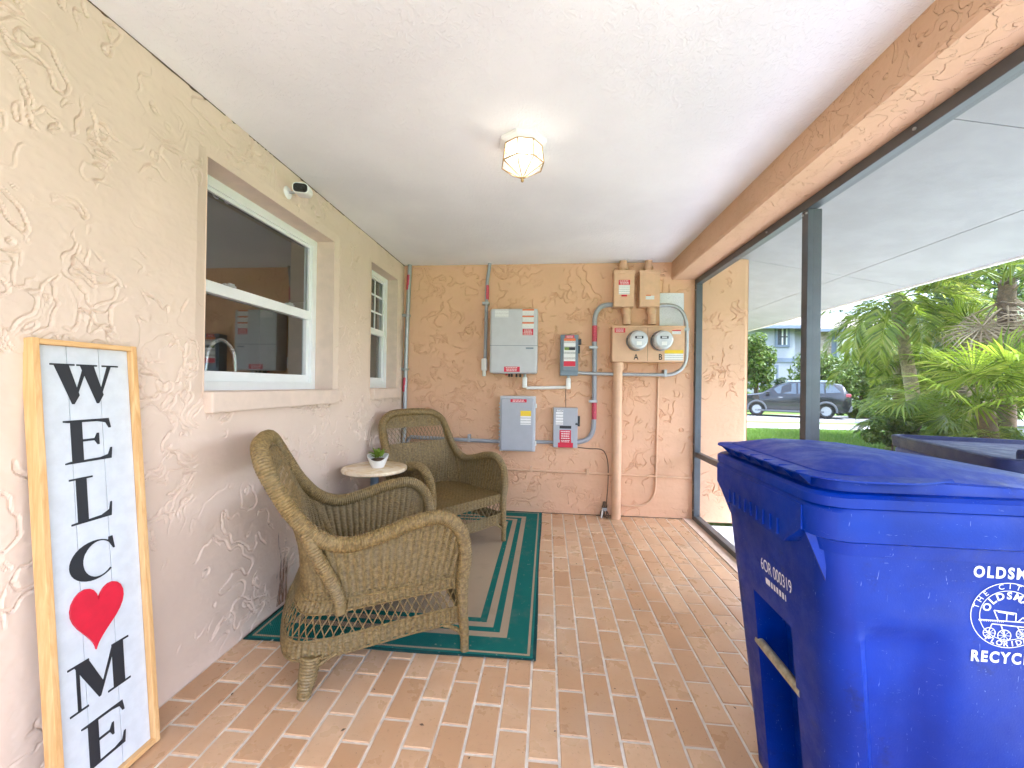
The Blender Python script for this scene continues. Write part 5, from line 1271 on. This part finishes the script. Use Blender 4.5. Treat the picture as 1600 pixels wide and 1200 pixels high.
# --- parked car
cp = gp(1234, 20.4, GZ+.02); ca_ = thing('parked_car', 'dark grey crossover car parked across the lawn', 'car', tuple(cp), R(180-27)); ca_.scale = (.95, .97, 1)
def carpaint():
    m = NT('dark car paint'); m.col(srgb(52, 54, 58)); m.set(Roughness=.25, Metallic=.4); m.b.inputs['Coat Weight'].default_value = .8; m.b.inputs['Coat Roughness'].default_value = .05; return m.m
MT['carpaint'] = carpaint(); MT['carglass'] = simple('tinted car glass', srgb(92, 102, 112), .06, .2, var=.1); MT['trim'] = simple('grey bumper trim', srgb(110, 112, 116), .6, var=.05); MT['tail'] = simple('tail light', srgb(196, 96, 104), .2, var=.05)
MT['roofsilver'] = simple('light car roof', srgb(190, 194, 200), .2, .4, var=.02)
# stations along x (front +x): x, z_low, z_belt, z_top, half width low/belt, half width top
ST = [(2.32,.42,.72,.76,.62,.54),(2.20,.30,.90,.95,.82,.70),(1.85,.26,1.00,1.06,.90,.78),(1.35,.24,1.05,1.13,.93,.80),(1.15,.24,1.06,1.17,.93,.78),(.45,.24,1.06,1.58,.93,.64),(.0,.24,1.07,1.69,.93,.64),(-.9,.24,1.09,1.70,.93,.64),(-1.55,.25,1.11,1.65,.92,.63),(-2.0,.28,1.13,1.55,.90,.62),(-2.20,.36,1.12,1.24,.87,.68),(-2.32,.44,1.00,1.04,.80,.66)]
rings = []
for x, zl, zb_, zt_, wb, wt in ST:
    rings.append([(x, -wb*.94, zl), (x, -wb*1.0, (zl+zb_)/2), (x, -wb*.985, zb_), (x, -wt, zt_-.03), (x, -wt*.8, zt_), (x, wt*.8, zt_), (x, wt, zt_-.03), (x, wb*.985, zb_), (x, wb, (zl+zb_)/2), (x, wb*.94, zl)])
MB().loft(rings[::-1], True, True).build('body', 'carpaint', ca_)
def quadpane(name, pts, mat, off):
    for s in (1, -1):
        b = MB(); V = []
        for x, z in pts:
            i = max(k for k in range(len(ST)-1) if ST[k][0] >= x-1e-6); a, c = ST[i], ST[i+1]; f = (a[0]-x)/(a[0]-c[0]); zb_ = a[2]+(c[2]-a[2])*f; zt_ = a[3]+(c[3]-a[3])*f-.03; wb = (a[4]+(c[4]-a[4])*f)*.985; wt = a[5]+(c[5]-a[5])*f
            k = min(1, max(0, (z-zb_)/max(.01, zt_-zb_))); V.append((x, s*(wb+(wt-wb)*k+off), z))
        b.add(V, [tuple(range(len(V)))]); b.build(name, mat, ca_)
quadpane('side_window', [(1.00, 1.12), (.46, 1.49), (.15, 1.59), (-.22, 1.61), (-.22, 1.11)], 'carglass', .012)
quadpane('side_window', [(-.30, 1.11), (-.30, 1.61), (-.9, 1.62), (-1.30, 1.59), (-1.30, 1.15)], 'carglass', .012)
quadpane('side_window', [(-1.37, 1.16), (-1.37, 1.57), (-1.65, 1.52), (-1.95, 1.20)], 'carglass', .012)
quadpane('sill_trim', [(1.5, .26), (1.5, .34), (-1.3, .34), (-1.3, .26)], 'trim', .03)
MB().add([(1.135, -.68, 1.185), (1.135, .68, 1.185), (.475, .57, 1.578), (.475, -.57, 1.578)], [(0, 1, 2, 3)]).build('windscreen', 'carglass', ca_)
MB().add([(-2.03, -.55, 1.535), (-2.03, .55, 1.535), (-2.205, .62, 1.26), (-2.205, -.62, 1.26)], [(0, 1, 2, 3)]).build('rear_window', 'carglass', ca_)
MB().box((-1.75, -.52, 1.63), (.15, .52, 1.735), .04).build('roof_panel', 'roofsilver', ca_)
MB().box((-2.36, -.80, .34), (-2.12, .80, .62), .06).build('rear_bumper', 'trim', ca_); MB().box((2.12, -.78, .28), (2.38, .78, .5), .06).build('front_bumper', 'trim', ca_)
MB().box((-2.34, -.26, .72), (-2.295, .26, .88), .01).build('number_plate', 'white', ca_)
for s in (1, -1):
    MB().box((-2.30, s*.46, 1.00), (-2.10, s*.885, 1.14), .03).build('tail_light', 'tail', ca_); MB().box((2.06, s*.45, .70), (2.24, s*.80, .80), .03).build('headlight', 'greybox', ca_)
    MB().box((.88, s*.91, 1.06), (1.04, s*1.12, 1.20), .03).build('wing_mirror', 'carpaint', ca_)
    for x in (.55, -.62): MB().box((x-.22, s*.915, .92), (x-.04, s*.945, .95), .01).build('door_handle', 'chrome', ca_)
    for x in (1.42, -1.38):
        wv = MB().lathe([(.20, -.10), (.32, -.10), (.345, -.08), (.345, .08), (.32, .10), (.20, .10)], (x, s*.83, .345), 28, 'y').build('wheel', 'black', ca_)
        MB().lathe([(0, .104*s), (.05, .108*s), (.2, .09*s), (.225, .102*s)], (x, s*.83, .345), 20, 'y').build('rim', 'galv', wv)
        b = MB(); b.tube([(x+.40*math.cos(a), s*.925, .345+.40*math.sin(a)) for a in np.linspace(-.15, math.pi+.15, 15)], .045, 6); b.build('wheel_arch', 'trim', ca_)

# small fallen leaves and grit on the tiles
dl = []
for k in range(46):
    x, y = random.uniform(.15, 2.6), random.uniform(.75, 3.7)
    if x < 1.42 and y > 1.74: continue
    a = random.random()*6.28; s = random.uniform(.004, .011); dl.append((x, y, a, s))
b = MB()
for x, y, a, s in dl:
    c, d = math.cos(a)*s, math.sin(a)*s; b.add([(x-c, y-d, .0016), (x+d*.5, y-c*.5, .003), (x+c, y+d, .0018), (x-d*.5, y+c*.5, .0032)], [(0, 1, 2, 3)])
gr = stuff(b.build('leaf_litter', 'barkdk')); gr['label'] = 'scattered bits of dry leaf on the tiled floor'
